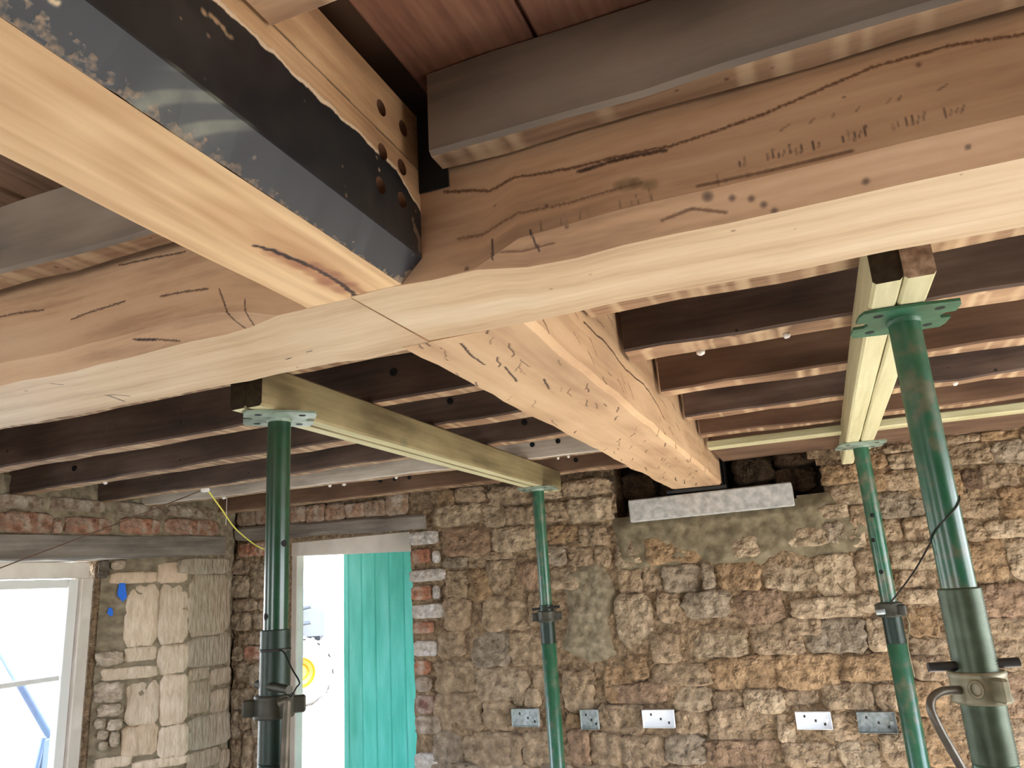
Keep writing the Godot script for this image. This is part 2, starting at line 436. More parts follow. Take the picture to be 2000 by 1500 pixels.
func wood_mat(im: Image, rough := 0.75, hmap: Image = null, hcm := 0.25) -> StandardMaterial3D:
	im.generate_mipmaps()
	var m := std(Color.WHITE, rough); m.albedo_texture = ImageTexture.create_from_image(im)
	var hm := hmap if hmap else im.duplicate() as Image
	if hmap == null: hm.convert(Image.FORMAT_L8)
	m.heightmap_enabled = true; m.heightmap_texture = ImageTexture.create_from_image(hm); m.heightmap_scale = hcm
	return m

func make_materials():
	var grit := noise_tex(3, 0.014, 512, Color(0.56, 0.53, 0.49), Color(1, 1, 1), 6)
	var lump := noise_tex(5, 0.016, 512, Color.BLACK, Color.WHITE, 6)
	var m := tri_mat(Color.WHITE, grit, 2.2, 0.95, lump, 3.4); m.vertex_color_use_as_albedo = true; M.stone = m
	M.mortar = tri_mat(Color(0.70, 0.595, 0.47), grit, 3.1, 0.97, lump, 2.6)
	M.cement = tri_mat(Color(0.60, 0.555, 0.45), grit, 1.7, 0.95, lump, 0.6)
	M.limemix = tri_mat(Color(0.66, 0.61, 0.51), grit, 2.3, 0.95, lump, 0.8)
	M.concrete = tri_mat(Color(0.80, 0.79, 0.765), noise_tex(8, 0.03, 512, Color(0.72, 0.72, 0.72), Color(1, 1, 1), 4), 1.5, 0.9, lump, 0.2)
	M.floor = tri_mat(FLOOR_C, grit, 0.9, 0.9)
	M.plain_wall = tri_mat(Color(0.74, 0.66, 0.54), grit, 0.8, 0.95)
	M.brick = tri_mat(Color(1, 1, 1), grit, 3.3, 0.95, lump, 1.2); M.brick.vertex_color_use_as_albedo = true
	var lime_mask := noise_tex(17, 0.012, 256, Color.BLACK, Color.WHITE, 4)
	var lg := Gradient.new(); lg.offsets = PackedFloat32Array([0.0, 0.42, 0.78, 1.0]); lg.colors = PackedColorArray([Color(0, 0, 0), Color(0.05, 0.05, 0.05), Color(0.65, 0.65, 0.65), Color(0.8, 0.8, 0.8)])
	lime_mask.color_ramp = lg
	var pale_tex := noise_tex(18, 0.03, 128, Color(0.62, 0.56, 0.49), Color(0.80, 0.75, 0.68), 3)
	M.brick.detail_enabled = true; M.brick.detail_mask = lime_mask; M.brick.detail_albedo = pale_tex; M.brick.detail_blend_mode = BaseMaterial3D.BLEND_MODE_MIX
	var tool_n := FastNoiseLite.new(); tool_n.seed = 19; tool_n.frequency = 0.02; tool_n.fractal_octaves = 3
	var tool_t := NoiseTexture2D.new(); tool_t.noise = tool_n; tool_t.width = 256; tool_t.height = 256; tool_t.seamless = true
	M.dressed = tri_mat(Color.WHITE, noise_tex(20, 0.012, 512, Color(0.80, 0.77, 0.72), Color(1, 1, 1), 6), 2.0, 0.95, tool_t, 1.3); M.dressed.vertex_color_use_as_albedo = true
	M.dressed.uv1_scale = Vector3(7.0, 1.6, 7.0)
	M.deck = std(Color(0.34, 0.23, 0.15), 0.9)
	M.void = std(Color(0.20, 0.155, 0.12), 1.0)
	# oak of the two cross beams
	var oak := wood_image(21, Color(0.56, 0.42, 0.31), Color(0.74, 0.58, 0.44), Color(0.82, 0.67, 0.53), 0.4, 0.35)
	for i in 26:
		var x := rng.randf() * 1024.0; var y := rng.randf() * 512.0; var l := rng.randf_range(20, 120)
		stroke(oak, [Vector2(x, y), Vector2(x + l * 0.5, y + rng.randf_range(-4, 4)), Vector2(x + l, y + rng.randf_range(-5, 5))], rng.randf_range(0.7, 1.6), Color(0.36, 0.24, 0.16), 0.55)
	for i in 90:
		dab(oak, rng.randf() * 1024.0, rng.randf() * 512.0, rng.randf_range(0.8, 2.6), Color(0.30, 0.20, 0.15), 0.7)
	M.oak = wood_mat(oak.duplicate() as Image, 0.72)
	var ink := Color(0.20, 0.14, 0.12)
	var oak_r := oak.duplicate() as Image    # near face of the right cross beam
	stroke(oak_r, [Vector2(112, 168), Vector2(150, 160), Vector2(195, 154), Vector2(261, 150), Vector2(316, 155), Vector2(371, 165), Vector2(408, 166), Vector2(445, 160)], 1.0, Color(0.35, 0.22, 0.13), 0.75, 0.4)
	stroke(oak_r, [Vector2(204, 150), Vector2(227, 150), Vector2(258, 148)], 1.4, Color(0.22, 0.13, 0.08), 0.8, 0.4)
	stroke(oak_r, [Vector2(120, 137), Vector2(193, 131), Vector2(241, 131)], 0.9, Color(0.4, 0.27, 0.17), 0.55, 0.5)
	stroke(oak_r, [Vector2(227, 133), Vector2(237, 131), Vector2(247, 128)], 5.0, Color(0.42, 0.33, 0.21), 0.45, 1.0)
	for q in [[144, 128, 143, 102], [170, 120, 172, 104]]: stroke(oak_r, [Vector2(q[0], q[1]), Vector2(q[2], q[3])], 0.8, ink, 0.85)
	for i in 9:   # rubber-stamped grading marks, too worn to read
		var x := 300.0 + i * 12.0 + rng.randf_range(-4, 4)
		for k in rng.randi_range(1, 4): stroke(oak_r, [Vector2(x + k * 2.5, 127 + rng.randf_range(-2, 0)), Vector2(x + k * 3.0, 129 + rng.randf_range(0, 3))], 0.7, ink, rng.randf_range(0.2, 0.75))
		if i < 7: stroke(oak_r, [Vector2(x + 24, 142), Vector2(x + 24 + rng.randf_range(0, 5), 144)], 0.7, ink, rng.randf_range(0.2, 0.5))
	for i in 16:
		var x := 175.0 + rng.randf() * 130.0
		stroke(oak_r, [Vector2(x, 118), Vector2(x + rng.randf_range(-1, 1), 120 + rng.randf() * 6)], 0.6, ink, rng.randf_range(0.1, 0.4))
	for q in [[277, 113, 4.0], [290, 109, 2.5], [300, 106, 2.5], [306, 101, 2.5], [311, 96, 2.5], [359, 101, 2.5], [408, 107, 2.0], [206, 92, 2.0]]: dab(oak_r, q[0], q[1], q[2], ink, 0.6)
	stroke(oak_r, [Vector2(214, 89), Vector2(236, 88)], 0.9, ink, 0.8)
	M.oak_right = wood_mat(oak_r, 0.72)
	var oak_l := wood_image(25, Color(0.64, 0.50, 0.38), Color(0.81, 0.66, 0.52), Color(0.87, 0.74, 0.60), 0.4, 0.35)    # near face of the left cross beam
	for q in [[535, 142, 545, 122], [543, 124, 556, 99], [561, 132, 563, 106], [447, 118, 467, 113], [467, 113, 487, 107], [294, 168, 346, 165], [430, 187, 500, 181], [477, 148, 524, 144], [380, 150, 440, 153], [640, 150, 700, 158]]: stroke(oak_l, [Vector2(q[0], q[1]), Vector2(q[2], q[3])], 0.8, Color(0.24, 0.15, 0.11), 0.85, 0.3)
	stroke(oak_l, [Vector2(450, 117), Vector2(466, 113)], 1.3, ink, 0.9)
	M.oak_left = wood_mat(oak_l, 0.72)
	var oakp := wood_image(61, Color(0.70, 0.57, 0.44), Color(0.81, 0.70, 0.56), Color(0.87, 0.78, 0.66), 0.3, 0.35)
	for i in 30: dab(oakp, rng.randf() * 1024.0, rng.randf() * 512.0, rng.randf_range(0.8, 2.0), Color(0.4, 0.28, 0.2), 0.6)
	M.oak_pale = wood_mat(oakp.duplicate() as Image, 0.7)
	for q in [[322, 87, 328, 80], [326, 34, 334, 31], [334, 31, 340, 20], [322, 8, 328, 33], [528, 30, 536, 31], [555, 36, 561, 36]]: stroke(oakp, [Vector2(q[0], q[1]), Vector2(q[2], q[3])], 0.9, Color(0.2, 0.13, 0.1), 0.9)
	M.oak_pale_left = wood_mat(oakp, 0.6)
	# far beam: hewn, full of short wandering checks
	var hewn := wood_image(31, Color(0.68, 0.54, 0.41), Color(0.79, 0.65, 0.50), Color(0.85, 0.72, 0.57), 0.4, 0.2)
	for i in 260:
		var x := rng.randf() * 1024.0; var y := rng.randf() * 512.0
		var q := [Vector2(x, y)]
		for k in rng.randi_range(2, 4): q.append(q[-1] + Vector2(rng.randf_range(4, 12), rng.randf_range(0, 5)))
		stroke(hewn, q, rng.randf_range(0.5, 1.0), Color(0.25, 0.15, 0.10), rng.randf_range(0.35, 0.9), 0.3)
	stroke(hewn, [Vector2(1024 - 70, 163), Vector2(1024 - 147, 165), Vector2(1024 - 249, 156), Vector2(1024 - 353, 162), Vector2(1024 - 450, 151), Vector2(1024 - 490, 140)], 1.2, Color(0.25, 0.14, 0.09), 0.9, 0.5)
	for q in [[78, 44, 38, 37], [38, 37, 12, 36], [-3, 50, -30, 45], [-30, 45, -58, 40], [-66, 66, -110, 58]]: stroke(hewn, [Vector2(q[0], q[1]), Vector2(q[2], q[3])], 1.1, Color(0.2, 0.11, 0.07), 0.9, 0.6)
	M.hewn = wood_mat(hewn, 0.75, null, 0.5)
	M.near_oak = wood_mat(near_bottom_image(), 0.6, null, 0.15)
	M.painted = wood_mat(near_side_image(), 0.42, null, 0.12)
	M.painted.albedo_texture = M.painted.albedo_texture
	# joists
	var dk := wood_image(41, Color(0.245, 0.19, 0.16), Color(0.37, 0.295, 0.25), Color(0.48, 0.40, 0.345), 0.5, 0.25)
	for i in 60: dab(dk, rng.randf() * 1024.0, rng.randf() * 512.0, rng.randf_range(1.0, 3.0), Color(0.1, 0.07, 0.06), 0.8)
	M.joist = wood_mat(dk, 0.85)
	var rd := wood_image(45, Color(0.30, 0.21, 0.15), Color(0.42, 0.31, 0.23), Color(0.50, 0.39, 0.30), 0.5, 0.25)
	M.joist_red = wood_mat(rd, 0.85)
	var gy := wood_image(47, Color(0.44, 0.395, 0.35), Color(0.55, 0.49, 0.435), Color(0.63, 0.57, 0.515), 0.6, 0.2)
	M.joist_grey = wood_mat(gy, 0.8)
	var sp := wood_image(51, Color(0.42, 0.31, 0.22), Color(0.61, 0.475, 0.36), Color(0.72, 0.59, 0.46), 0.35, 0.35)
	for i in 240: dab(sp, rng.randf() * 1024.0, rng.randf() * 512.0, rng.randf_range(0.8, 2.4), Color(0.28, 0.18, 0.12), 0.7)
	for i in 60:
		var x := rng.randf() * 1024.0
		stroke(sp, [Vector2(x, 0), Vector2(x + rng.randf_range(-6, 6), 512)], rng.randf_range(3, 8), Color(0.80, 0.69, 0.55), 0.35)
	M.lathed = wood_mat(sp, 0.85)
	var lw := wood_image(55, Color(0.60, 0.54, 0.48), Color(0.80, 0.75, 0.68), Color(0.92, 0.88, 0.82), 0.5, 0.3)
	M.joist_lit = wood_mat(lw, 0.85)  # pale colour imitates window light on one left bay joist
	var nd := wood_image(65, Color(0.68, 0.645, 0.475), Color(0.78, 0.75, 0.585), Color(0.85, 0.82, 0.67), 0.2, 0.45)
	M.needle = wood_mat(nd, 0.7)
	var ns := wood_image(67, Color(0.37, 0.32, 0.21), Color(0.52, 0.46, 0.32), Color(0.62, 0.56, 0.41), 0.5, 0.25)
	for i in 24: dab(ns, rng.randf() * 1024.0, rng.randf() * 512.0, rng.randf_range(4, 16), Color(0.28, 0.30, 0.2), 0.35)
	M.needle_side = wood_mat(ns, 0.75)  # sides of the left timbers, darker than their underside
	M.end_dark = tri_mat(Color(0.27, 0.225, 0.13), grit, 6.0, 0.9)
	M.end_brown = tri_mat(Color(0.85, 0.74, 0.63), grit, 6.0, 0.9)
	var bd := wood_image(71, Color(0.32, 0.225, 0.16), Color(0.47, 0.35, 0.26), Color(0.56, 0.43, 0.33), 0.3, 0.5)
	M.board = wood_mat(bd, 0.8)
	var br := wood_image(73, Color(0.34, 0.20, 0.145), Color(0.49, 0.32, 0.235), Color(0.58, 0.41, 0.31), 0.3, 0.5)
	M.board_red = wood_mat(br, 0.8)
	var gl := wood_image(77, Color(0.36, 0.32, 0.29), Color(0.50, 0.46, 0.42), Color(0.62, 0.58, 0.53), 0.5, 0.3)
	M.lintel = wood_mat(gl, 0.9)
	# steel
	var wear := noise_tex(12, 0.011, 512, Color(0.70, 0.72, 0.66), Color(1, 1, 1), 5)
	M.green = tri_mat(Color(0.065, 0.285, 0.19), wear, 4.0, 0.33); M.green.metallic = 0.0; M.green.clearcoat_enabled = true; M.green.clearcoat = 0.5; M.green.clearcoat_roughness = 0.15
	var gw := NoiseTexture2D.new(); gw.width = 512; gw.height = 512; gw.seamless = true
	var gn := FastNoiseLite.new(); gn.seed = 77; gn.frequency = 0.008; gn.fractal_octaves = 6; gw.noise = gn
	var gg := Gradient.new(); gg.offsets = PackedFloat32Array([0.0, 0.4, 0.56, 0.72, 1.0]); gg.colors = PackedColorArray([Color(0.06, 0.30, 0.20), Color(0.075, 0.34, 0.22), Color(0.12, 0.36, 0.26), Color(0.33, 0.37, 0.28), Color(0.45, 0.46, 0.38)])
	gw.color_ramp = gg
	M.green_worn = tri_mat(Color.WHITE, gw, 3.0, 0.38); M.green_worn.clearcoat_enabled = true; M.green_worn.clearcoat = 0.4; M.green_worn.clearcoat_roughness = 0.2
	M.thread = tri_mat(Color(0.32, 0.37, 0.29), wear, 5.0, 0.42, null); M.thread.metallic = 0.35
	M.thread_dark = tri_mat(Color(0.14, 0.22, 0.175), wear, 5.0, 0.42, null); M.thread_dark.metallic = 0.2
	M.plate_green = tri_mat(Color(0.22, 0.43, 0.32), wear, 4.0, 0.45)
	M.plate_grey = tri_mat(Color(0.62, 0.68, 0.63), wear, 4.0, 0.45)
	M.collar = tri_mat(Color(0.62, 0.58, 0.48), wear, 5.0, 0.45); M.collar.metallic = 0.3
	M.handle = tri_mat(Color(0.47, 0.43, 0.39), wear, 5.0, 0.4); M.handle.metallic = 0.4
	M.collar_dark = tri_mat(Color(0.30, 0.29, 0.25), wear, 5.0, 0.5); M.collar_dark.metallic = 0.3
	M.iron = std(Color(0.20, 0.19, 0.18), 0.5, 0.4)
	M.galv = tri_mat(Color(0.80, 0.83, 0.85), wear, 7.0, 0.4); M.galv.metallic = 0.35
	M.white = std(Color(0.93, 0.92, 0.90), 0.5)
	M.white_frame = tri_mat(Color(0.92, 0.88, 0.83), noise_tex(15, 0.01, 256, Color(0.9, 0.89, 0.88), Color(1, 1, 1), 3), 2.0, 0.55)
	M.dpc = std(Color(0.05, 0.05, 0.055), 0.35)
	M.hole = std(Color(0.36, 0.22, 0.12), 0.6)
	M.galv_bright = std(Color(0.93, 0.94, 0.95), 0.45, 0.1)
	M.galv_dull = tri_mat(Color(0.60, 0.62, 0.63), wear, 7.0, 0.5)
	M.black = std(Color(0.02, 0.02, 0.02), 0.8)
	M.teal = wood_mat(teal_image(), 0.45, null, 0.08)
	M.yellow = std(Color(0.92, 0.86, 0.35), 0.5)
	M.brown_wire = std(Color(0.42, 0.32, 0.24), 0.6)
	M.blue = std(Color(0.05, 0.42, 0.85), 0.5)
	M.plaster = std(Color(0.92, 0.9, 0.87), 0.9)
	M.glass = std(Color(0.95, 0.98, 1.0, 0.06), 0.02); M.glass.transparency = BaseMaterial3D.TRANSPARENCY_ALPHA
	M.rubber = std(Color(0.22, 0.21, 0.20), 0.85)
	M.machine_yellow = std(Color(0.62, 0.40, 0.03), 0.4)
	M.machine_blue = std(Color(0.26, 0.32, 0.42), 0.35)
	M.machine_dark = std(Color(0.10, 0.11, 0.13), 0.5)
	M.yard = tri_mat(Color(0.74, 0.71, 0.66), grit, 0.6, 0.95)
	M.render = tri_mat(Color(0.88, 0.86, 0.82), grit, 0.5, 0.95)

func near_bottom_image() -> Image:   # 2 m x 1 m tile; the face itself is the strip v 0 .. 0.17
	var w := 1024; var h := 512
	var b := layer(91, 0.1, w, h, 24); var c := layer(92, 0.012, w, h, 4)
	var out := PackedByteArray(); out.resize(w * h * 3)
	var nz := FastNoiseLite.new(); nz.seed = 93; nz.frequency = 0.004
	var pale := Color(0.93, 0.79, 0.60); var dark := Color(0.74, 0.55, 0.37); var k := 0
	for y in h:
		for x in w:
			# knot near u = 0.30, v = 0.10: rings are drawn out along the grain
			var dx := (x - 62.0) / 150.0; var dy := (y - 46.0) / 34.0
			var r := sqrt(dx * dx + dy * dy)
			var g := 0.5 + 0.5 * sin((r * 30.0 / (1.0 + 0.35 * r)) + nz.get_noise_2d(x * 0.5, y * 2.0) * 4.0)
			var i := y * w + x
			var t := clampf(0.2 + 0.3 * g / (1.0 + r * 0.55) + (b[i] / 255.0 - 0.5) * 0.6 + (c[i] / 255.0 - 0.5) * 0.5, 0.0, 1.0)
			if r < 0.55: t = lerpf(0.95, t, r / 0.55)
			var q := pale.lerp(dark, t)
			out[k] = q.r8; out[k + 1] = q.g8; out[k + 2] = q.b8; k += 3
	var im := Image.create_from_data(w, h, false, Image.FORMAT_RGB8, out)
	# the split beside the knot, running out at the joint
	stroke(im, [Vector2(84, 36), Vector2(60, 38), Vector2(36, 38), Vector2(14, 36)], 7.0, Color(0.62, 0.38, 0.26), 0.4, 2.0)
	stroke(im, [Vector2(96, 34), Vector2(86, 38), Vector2(74, 40), Vector2(58, 43), Vector2(40, 44), Vector2(22, 43), Vector2(3, 40)], 2.2, Color(0.16, 0.08, 0.05), 0.9, 0.7)
	stroke(im, [Vector2(60, 46), Vector2(40, 48), Vector2(20, 48), Vector2(3, 46)], 5.0, Color(0.58, 0.36, 0.25), 0.35, 1.5)
	return im

func near_side_image() -> Image:   # u: 1 m from the beam's end (z = -0.8), v: 0 .. 0.25 m up from the lower edge of the chamfer
	var w := 1024; var h := 256
	var wood := wood_image(95, Color(0.56, 0.42, 0.30), Color(0.70, 0.55, 0.40), Color(0.80, 0.66, 0.50), 0.4, 0.3, w, h)
	var n := FastNoiseLite.new(); n.seed = 96; n.frequency = 0.02; n.fractal_octaves = 4
	for y in h:
		for x in w:
			var m := y / 1024.0; var zz := x / 1024.0      # metres
			var nn := n.get_noise_2d(x, y)
			var top := 0.138 + nn * 0.006 - maxf(0.0, 0.07 - zz) * 0.5
			var black := smoothstep(0.0, 0.0015, top - m)
			# ragged worn paint low on the chamfer further from the end
			if m < 0.042:
				var wear := clampf((zz - 0.18) * 2.2, 0.0, 1.0)
				var lim := 0.004 + 0.020 * wear
				if m < lim and n.get_noise_2d(x * 3.0, y * 3.0) > -0.15 + (m / lim) * 0.5 - 0.1 * wear: black *= 0.62 + 0.5 * n.get_noise_2d(x * 7.0, y * 7.0)
			if zz < 0.05 and n.get_noise_2d(x * 1.5 + 400.0, y * 1.5) > 0.05 + zz * 6.0: black *= 0.55
			var ink := Color(0.085, 0.085, 0.09).lerp(Color(0.13, 0.125, 0.12), clampf(0.5 + nn * 1.5, 0.0, 1.0))
			if m < 0.044: ink = Color(0.135, 0.145, 0.165)  # lighter, bluer ink imitates sky reflected in the chamfer
			# pale rings across the chamfer
			if m < 0.046:
				var q := zz * 62.0 + m * 38.0 + 14.0 * m * m * 60.0
				if zz > 0.28 and zz < 0.50:
					var s := (0.35 + 0.65 * smoothstep(-0.2, 0.7, sin(q * 2.2))) * smoothstep(0.33, 0.36, zz + m * 0.4) * (1.0 - smoothstep(0.42, 0.45, zz + m * 0.4))
					ink = ink.lerp(Color(0.44, 0.44, 0.39), s * (0.75 + 0.4 * nn))
			var col := wood.get_pixel(x, y)
			if m > top and m < top + 0.004: col = col.lerp(Color(0.86, 0.80, 0.72), 0.6)
			if absf(m - (0.168 + zz * 0.01)) < 0.0012: col = col * 0.62
			wood.set_pixel(x, y, col.lerp(ink, black))
	for i in 40:   # chips through the paint
		dab(wood, rng.randf() * 1024.0, rng.randf() * 135.0, rng.randf_range(1.0, 3.5), Color(0.72, 0.56, 0.42), rng.randf_range(0.3, 0.9))
	stroke(wood, [Vector2(520, 30), Vector2(560, 26), Vector2(600, 30)], 2.5, Color(0.78, 0.68, 0.52), 0.9, 1.0)
	stroke(wood, [Vector2(365, 118), Vector2(385, 124), Vector2(400, 118)], 3.5, Color(0.6, 0.48, 0.36), 0.8, 2.0)
	return wood

func teal_image() -> Image:
	var im := wood_image(99, Color(0.26, 0.78, 0.69), Color(0.34, 0.84, 0.76), Color(0.44, 0.88, 0.82), 0.7, 0.15, 512, 512)
	for i in 70:
		dab(im, rng.randf() * 512.0, rng.randf() * 512.0, rng.randf_range(0.7, 2.4), Color(0.85, 0.95, 0.93), rng.randf_range(0.3, 0.9))
	for i in 16:
		var p := Vector2(rng.randf() * 512.0, rng.randf() * 512.0)
		stroke(im, [p, p + Vector2(rng.randf_range(6, 24), rng.randf_range(-6, 6))], 0.9, Color(0.8, 0.92, 0.9), 0.5)
	return im

# ---------- the room ----------
func build_shell():
	var f := struct("floor"); part("slab", box_mesh(Vector3(-4.0, -0.25, -4.1), Vector3(2.7, 0.0, 3.3)), f, M.floor)
	# right wall with an unseen window added to light the far bay
	var r := struct("wall_right")
	var rs := st_new()
	for q in [[-4.0, -2.85, -1.75, 0.9], [-2.85, -0.15, -1.75, -0.95], [-2.85, -0.15, 0.38, 0.9], [-0.15, 3.3, -1.75, 0.9]]:
		bx(rs, v(2.3, q[2], q[0]), v(2.6, q[3], q[1]))
	part("masonry", done(rs), r, M.plain_wall)
	var w3 := struct("added_window_3")
	for q in [["frame_head", v(2.42, 0.30, -2.85), v(2.50, 0.38, -0.15)], ["frame_jamb", v(2.42, -0.95, -2.85), v(2.50, 0.30, -2.78)], ["frame_jamb", v(2.42, -0.95, -0.22), v(2.50, 0.30, -0.15)], ["mullion", v(2.43, -0.95, -1.53), v(2.49, 0.30, -1.47)], ["sill", v(2.26, -0.99, -2.88), v(2.52, -0.95, -0.12)]]:
		part(q[0], box_mesh(q[1], q[2], 0.004), w3, M.white_frame)
	# rear wall behind the viewer with one window opening, added and sized for light
	var b := struct("wall_rear")
	var st := st_new()
	for q in [[-3.55, -1.6, -1.75, 0.9], [-0.4, 2.3, -1.75, 0.9], [-1.6, -0.4, 0.30, 0.9], [-1.6, -0.4, -1.75, -1.0]]:
		bx(st, v(q[0], q[2], REAR_Z), v(q[1], q[3], REAR_Z + 0.35))
	part("masonry", done(st), b, M.plain_wall)

func build_back_wall():
	var w := struct("wall_back")
	var st := st_new()
	# masonry core with the doorway and the beam pocket left open
	for q in [[-4.0, -3.12, -1.75, 0.9], [-2.80, -1.975, 0.315, 0.9], [-1.975, -0.88, -1.75, 0.9], [-0.88, 0.05, -1.75, 0.24], [-0.88, 0.05, 0.56, 0.9], [0.05, 2.3, -1.75, 0.9]]:
		bx(st, v(q[0], q[2], -3.545), v(q[1], q[3], -4.0), 0.0005)
	bx(st, v(-3.12, -1.75, -3.545), v(-2.80, 0.9, -3.70), 0.0005)
	part("core", done(st), w, M.mortar)
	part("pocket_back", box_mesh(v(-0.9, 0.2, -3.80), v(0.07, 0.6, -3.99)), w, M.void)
	part("mortar", rough_sheet(Vector3(0, 0, -3.511), Vector3.RIGHT, Vector3.BACK, -3.1, 2.3, -1.75, 0.6, 0.03, 0.018, "back", M.mortar), w)
	for row in STONES_A + STONES_B + STONES_C + STONES_D:
		var u0: float = row[0] / 500.0; var u1: float = row[1] / 500.0
		part("stone", stone_mesh(Vector3(0, 0, -3.515), Vector3.RIGHT, Vector3.BACK, u0, u1, row[2] / 500.0, row[3] / 500.0, tone_of(row[4]), rng.randf_range(0.014, 0.034)), w)
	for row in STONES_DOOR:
		part("stone", stone_mesh(Vector3(0, 0, -3.51), Vector3.RIGHT, Vector3.BACK, row[0] / 500.0, row[1] / 500.0, row[2] / 500.0, row[3] / 500.0, tone_of(row[4]).lerp(Color(0.62, 0.52, 0.40), 0.4), rng.randf_range(0.012, 0.028), 7.0, 0.8), w)  # lightened to imitate light from the doorway
	# the courses below and beside what the photograph shows
	var low := st_new()
	for spec in [[-1.95, 2.25, -1.73, -0.78], [-3.08, -2.86, -1.73, -0.86], [0.80, 2.25, -0.78, 0.5]]:
		var h: float = spec[2]
		while h < spec[3] - 0.06:
			var hh := minf(rng.randf_range(0.10, 0.17), spec[3] - h)
			var x: float = spec[0]
			while x < spec[1] - 0.05:
				var ww := minf(rng.randf_range(0.14, 0.32), spec[1] - x)
				stone_in(low, Vector3(0, 0, -3.515), Vector3.RIGHT, Vector3.BACK, x + 0.006, x + ww - 0.006, h + 0.006, h + hh - 0.006, tone_of(rng.randi_range(0, 3)), rng.randf_range(0.02, 0.04))
				x += ww
			h += hh
	var lo := part("rubble_courses", done(low, M.stone), w); lo.set_meta("kind", "stuff")
	# cement smeared round the padstone and lime patch left of the middle
	# rubble showing in the back and cheeks of the pocket
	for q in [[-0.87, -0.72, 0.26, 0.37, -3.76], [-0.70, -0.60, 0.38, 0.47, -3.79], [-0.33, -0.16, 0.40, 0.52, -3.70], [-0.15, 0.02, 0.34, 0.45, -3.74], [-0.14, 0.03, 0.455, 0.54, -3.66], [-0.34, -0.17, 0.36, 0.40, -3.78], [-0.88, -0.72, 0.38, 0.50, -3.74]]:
		part("stone", stone_mesh(Vector3(0, 0, q[4]), Vector3.RIGHT, Vector3.BACK, q[0], q[1], q[2], q[3], tone_of(4), 0.03), w)  # dark tone stands in for the shade inside the pocket
	var poly := PackedVector2Array([Vector2(-0.89, 0.255), Vector2(-0.64, 0.265), Vector2(-0.1, 0.262), Vector2(0.06, 0.30), Vector2(0.20, 0.17), Vector2(0.17, 0.06), Vector2(-0.02, 0.03), Vector2(-0.15, 0.07), Vector2(-0.22, 0.04), Vector2(-0.28, 0.0), Vector2(-0.44, 0.03), Vector2(-0.52, 0.08), Vector2(-0.62, 0.03), Vector2(-0.88, 0.03)])
	patch(w, "cement_patch", poly, M.cement, 0.020)
	var poly2 := PackedVector2Array([Vector2(-1.16, 0.06), Vector2(-0.96, 0.10), Vector2(-0.90, -0.06), Vector2(-0.95, -0.20), Vector2(-0.93, -0.33), Vector2(-1.05, -0.36), Vector2(-1.18, -0.30), Vector2(-1.14, -0.12)])
	patch(w, "lime_patch", poly2, M.limemix, 0.022)
	# brick jamb of the doorway: red headers and whitewashed stretchers in turn
	var red := Color(0.80, 0.54, 0.41); var wash := Color(0.93, 0.91, 0.89); var grey := Color(0.72, 0.64, 0.56); var plum := Color(0.56, 0.39, 0.34)
	for q in [[-1.966, -1.812, 0.236, 0.298, wash], [-1.96, -1.856, 0.145, 0.212, red], [-1.836, -1.798, 0.139, 0.197, wash], [-1.966, -1.779, 0.052, 0.107, wash], [-1.962, -1.857, -0.036, 0.029, red], [-1.84, -1.805, -0.036, 0.024, wash], [-1.959, -1.786, -0.127, -0.063, wash], [-1.956, -1.852, -0.199, -0.145, red], [-1.956, -1.833, -0.306, -0.238, wash], [-1.956, -1.876, -0.391, -0.329, red], [-1.953, -1.873, -0.471, -0.405, grey], [-1.956, -1.858, -0.569, -0.49, plum], [-1.956, -1.83, -0.66, -0.585, grey]]:
		brick(w, Vector3(0, 0, -3.50), Vector3.RIGHT, Vector3.BACK, q[0], q[1], q[2], q[3], q[4])
	var h := -0.75
	while h > -1.72:
		brick(w, Vector3(0, 0, -3.50), Vector3.RIGHT, Vector3.BACK, -1.966, -1.80, h - 0.065, h, wash if rng.randf() < 0.5 else red); h -= 0.08
	# header course over the door lintel
	for q in [[-3.08, -2.965, 0.43, 0.52], [-2.957, -2.86, 0.43, 0.52], [-2.853, -2.73, 0.427, 0.512], [-2.723, -2.619, 0.419, 0.504], [-2.612, -2.491, 0.408, 0.498], [-2.481, -2.362, 0.408, 0.494], [-2.352, -2.239, 0.411, 0.484], [-2.232, -2.109, 0.407, 0.489], [-2.099, -1.982, 0.401, 0.512]]:
		var c := Color(0.74, 0.63, 0.52).lerp(Color(0.77, 0.58, 0.47), rng.randf())
		brick(w, Vector3(0, 0, -3.50), Vector3.RIGHT, Vector3.BACK, q[0], q[1], q[2], q[3], c)
	brick(w, Vector3(0, 0, -3.50), Vector3.RIGHT, Vector3.BACK, -3.07, -2.88, 0.255, 0.325, red)
	brick(w, Vector3(0, 0, -3.50), Vector3.RIGHT, Vector3.BACK, -3.01, -2.892, -0.295, -0.231, Color(0.80, 0.55, 0.44))
	# old timber lintel of the doorway, sagging to the right, and the timber frame below it
	part("door_lintel", timber("x", -3.09, -1.87, [-3.56, -3.56], [0.345, 0.315], [0.15, 0.15], 0.075, {"mats": {"side": M.lintel}, "n": 16, "wob": 0.012, "ch": [0.01, 0.012, 0.012, 0.01]}), w)

func patch(parent: Node, called: String, poly: PackedVector2Array, mat: Material, thick: float):
	var bb := Rect2(poly[0], Vector2.ZERO)
	for p in poly: bb = bb.expand(p)
	part(called, rough_sheet(Vector3(0, 0, -3.512), Vector3.RIGHT, Vector3.BACK, bb.position.x - 0.03, bb.end.x + 0.03, bb.position.y - 0.03, bb.end.y + 0.004, 0.0125, 0.009, "patch", mat, poly, thick), parent)

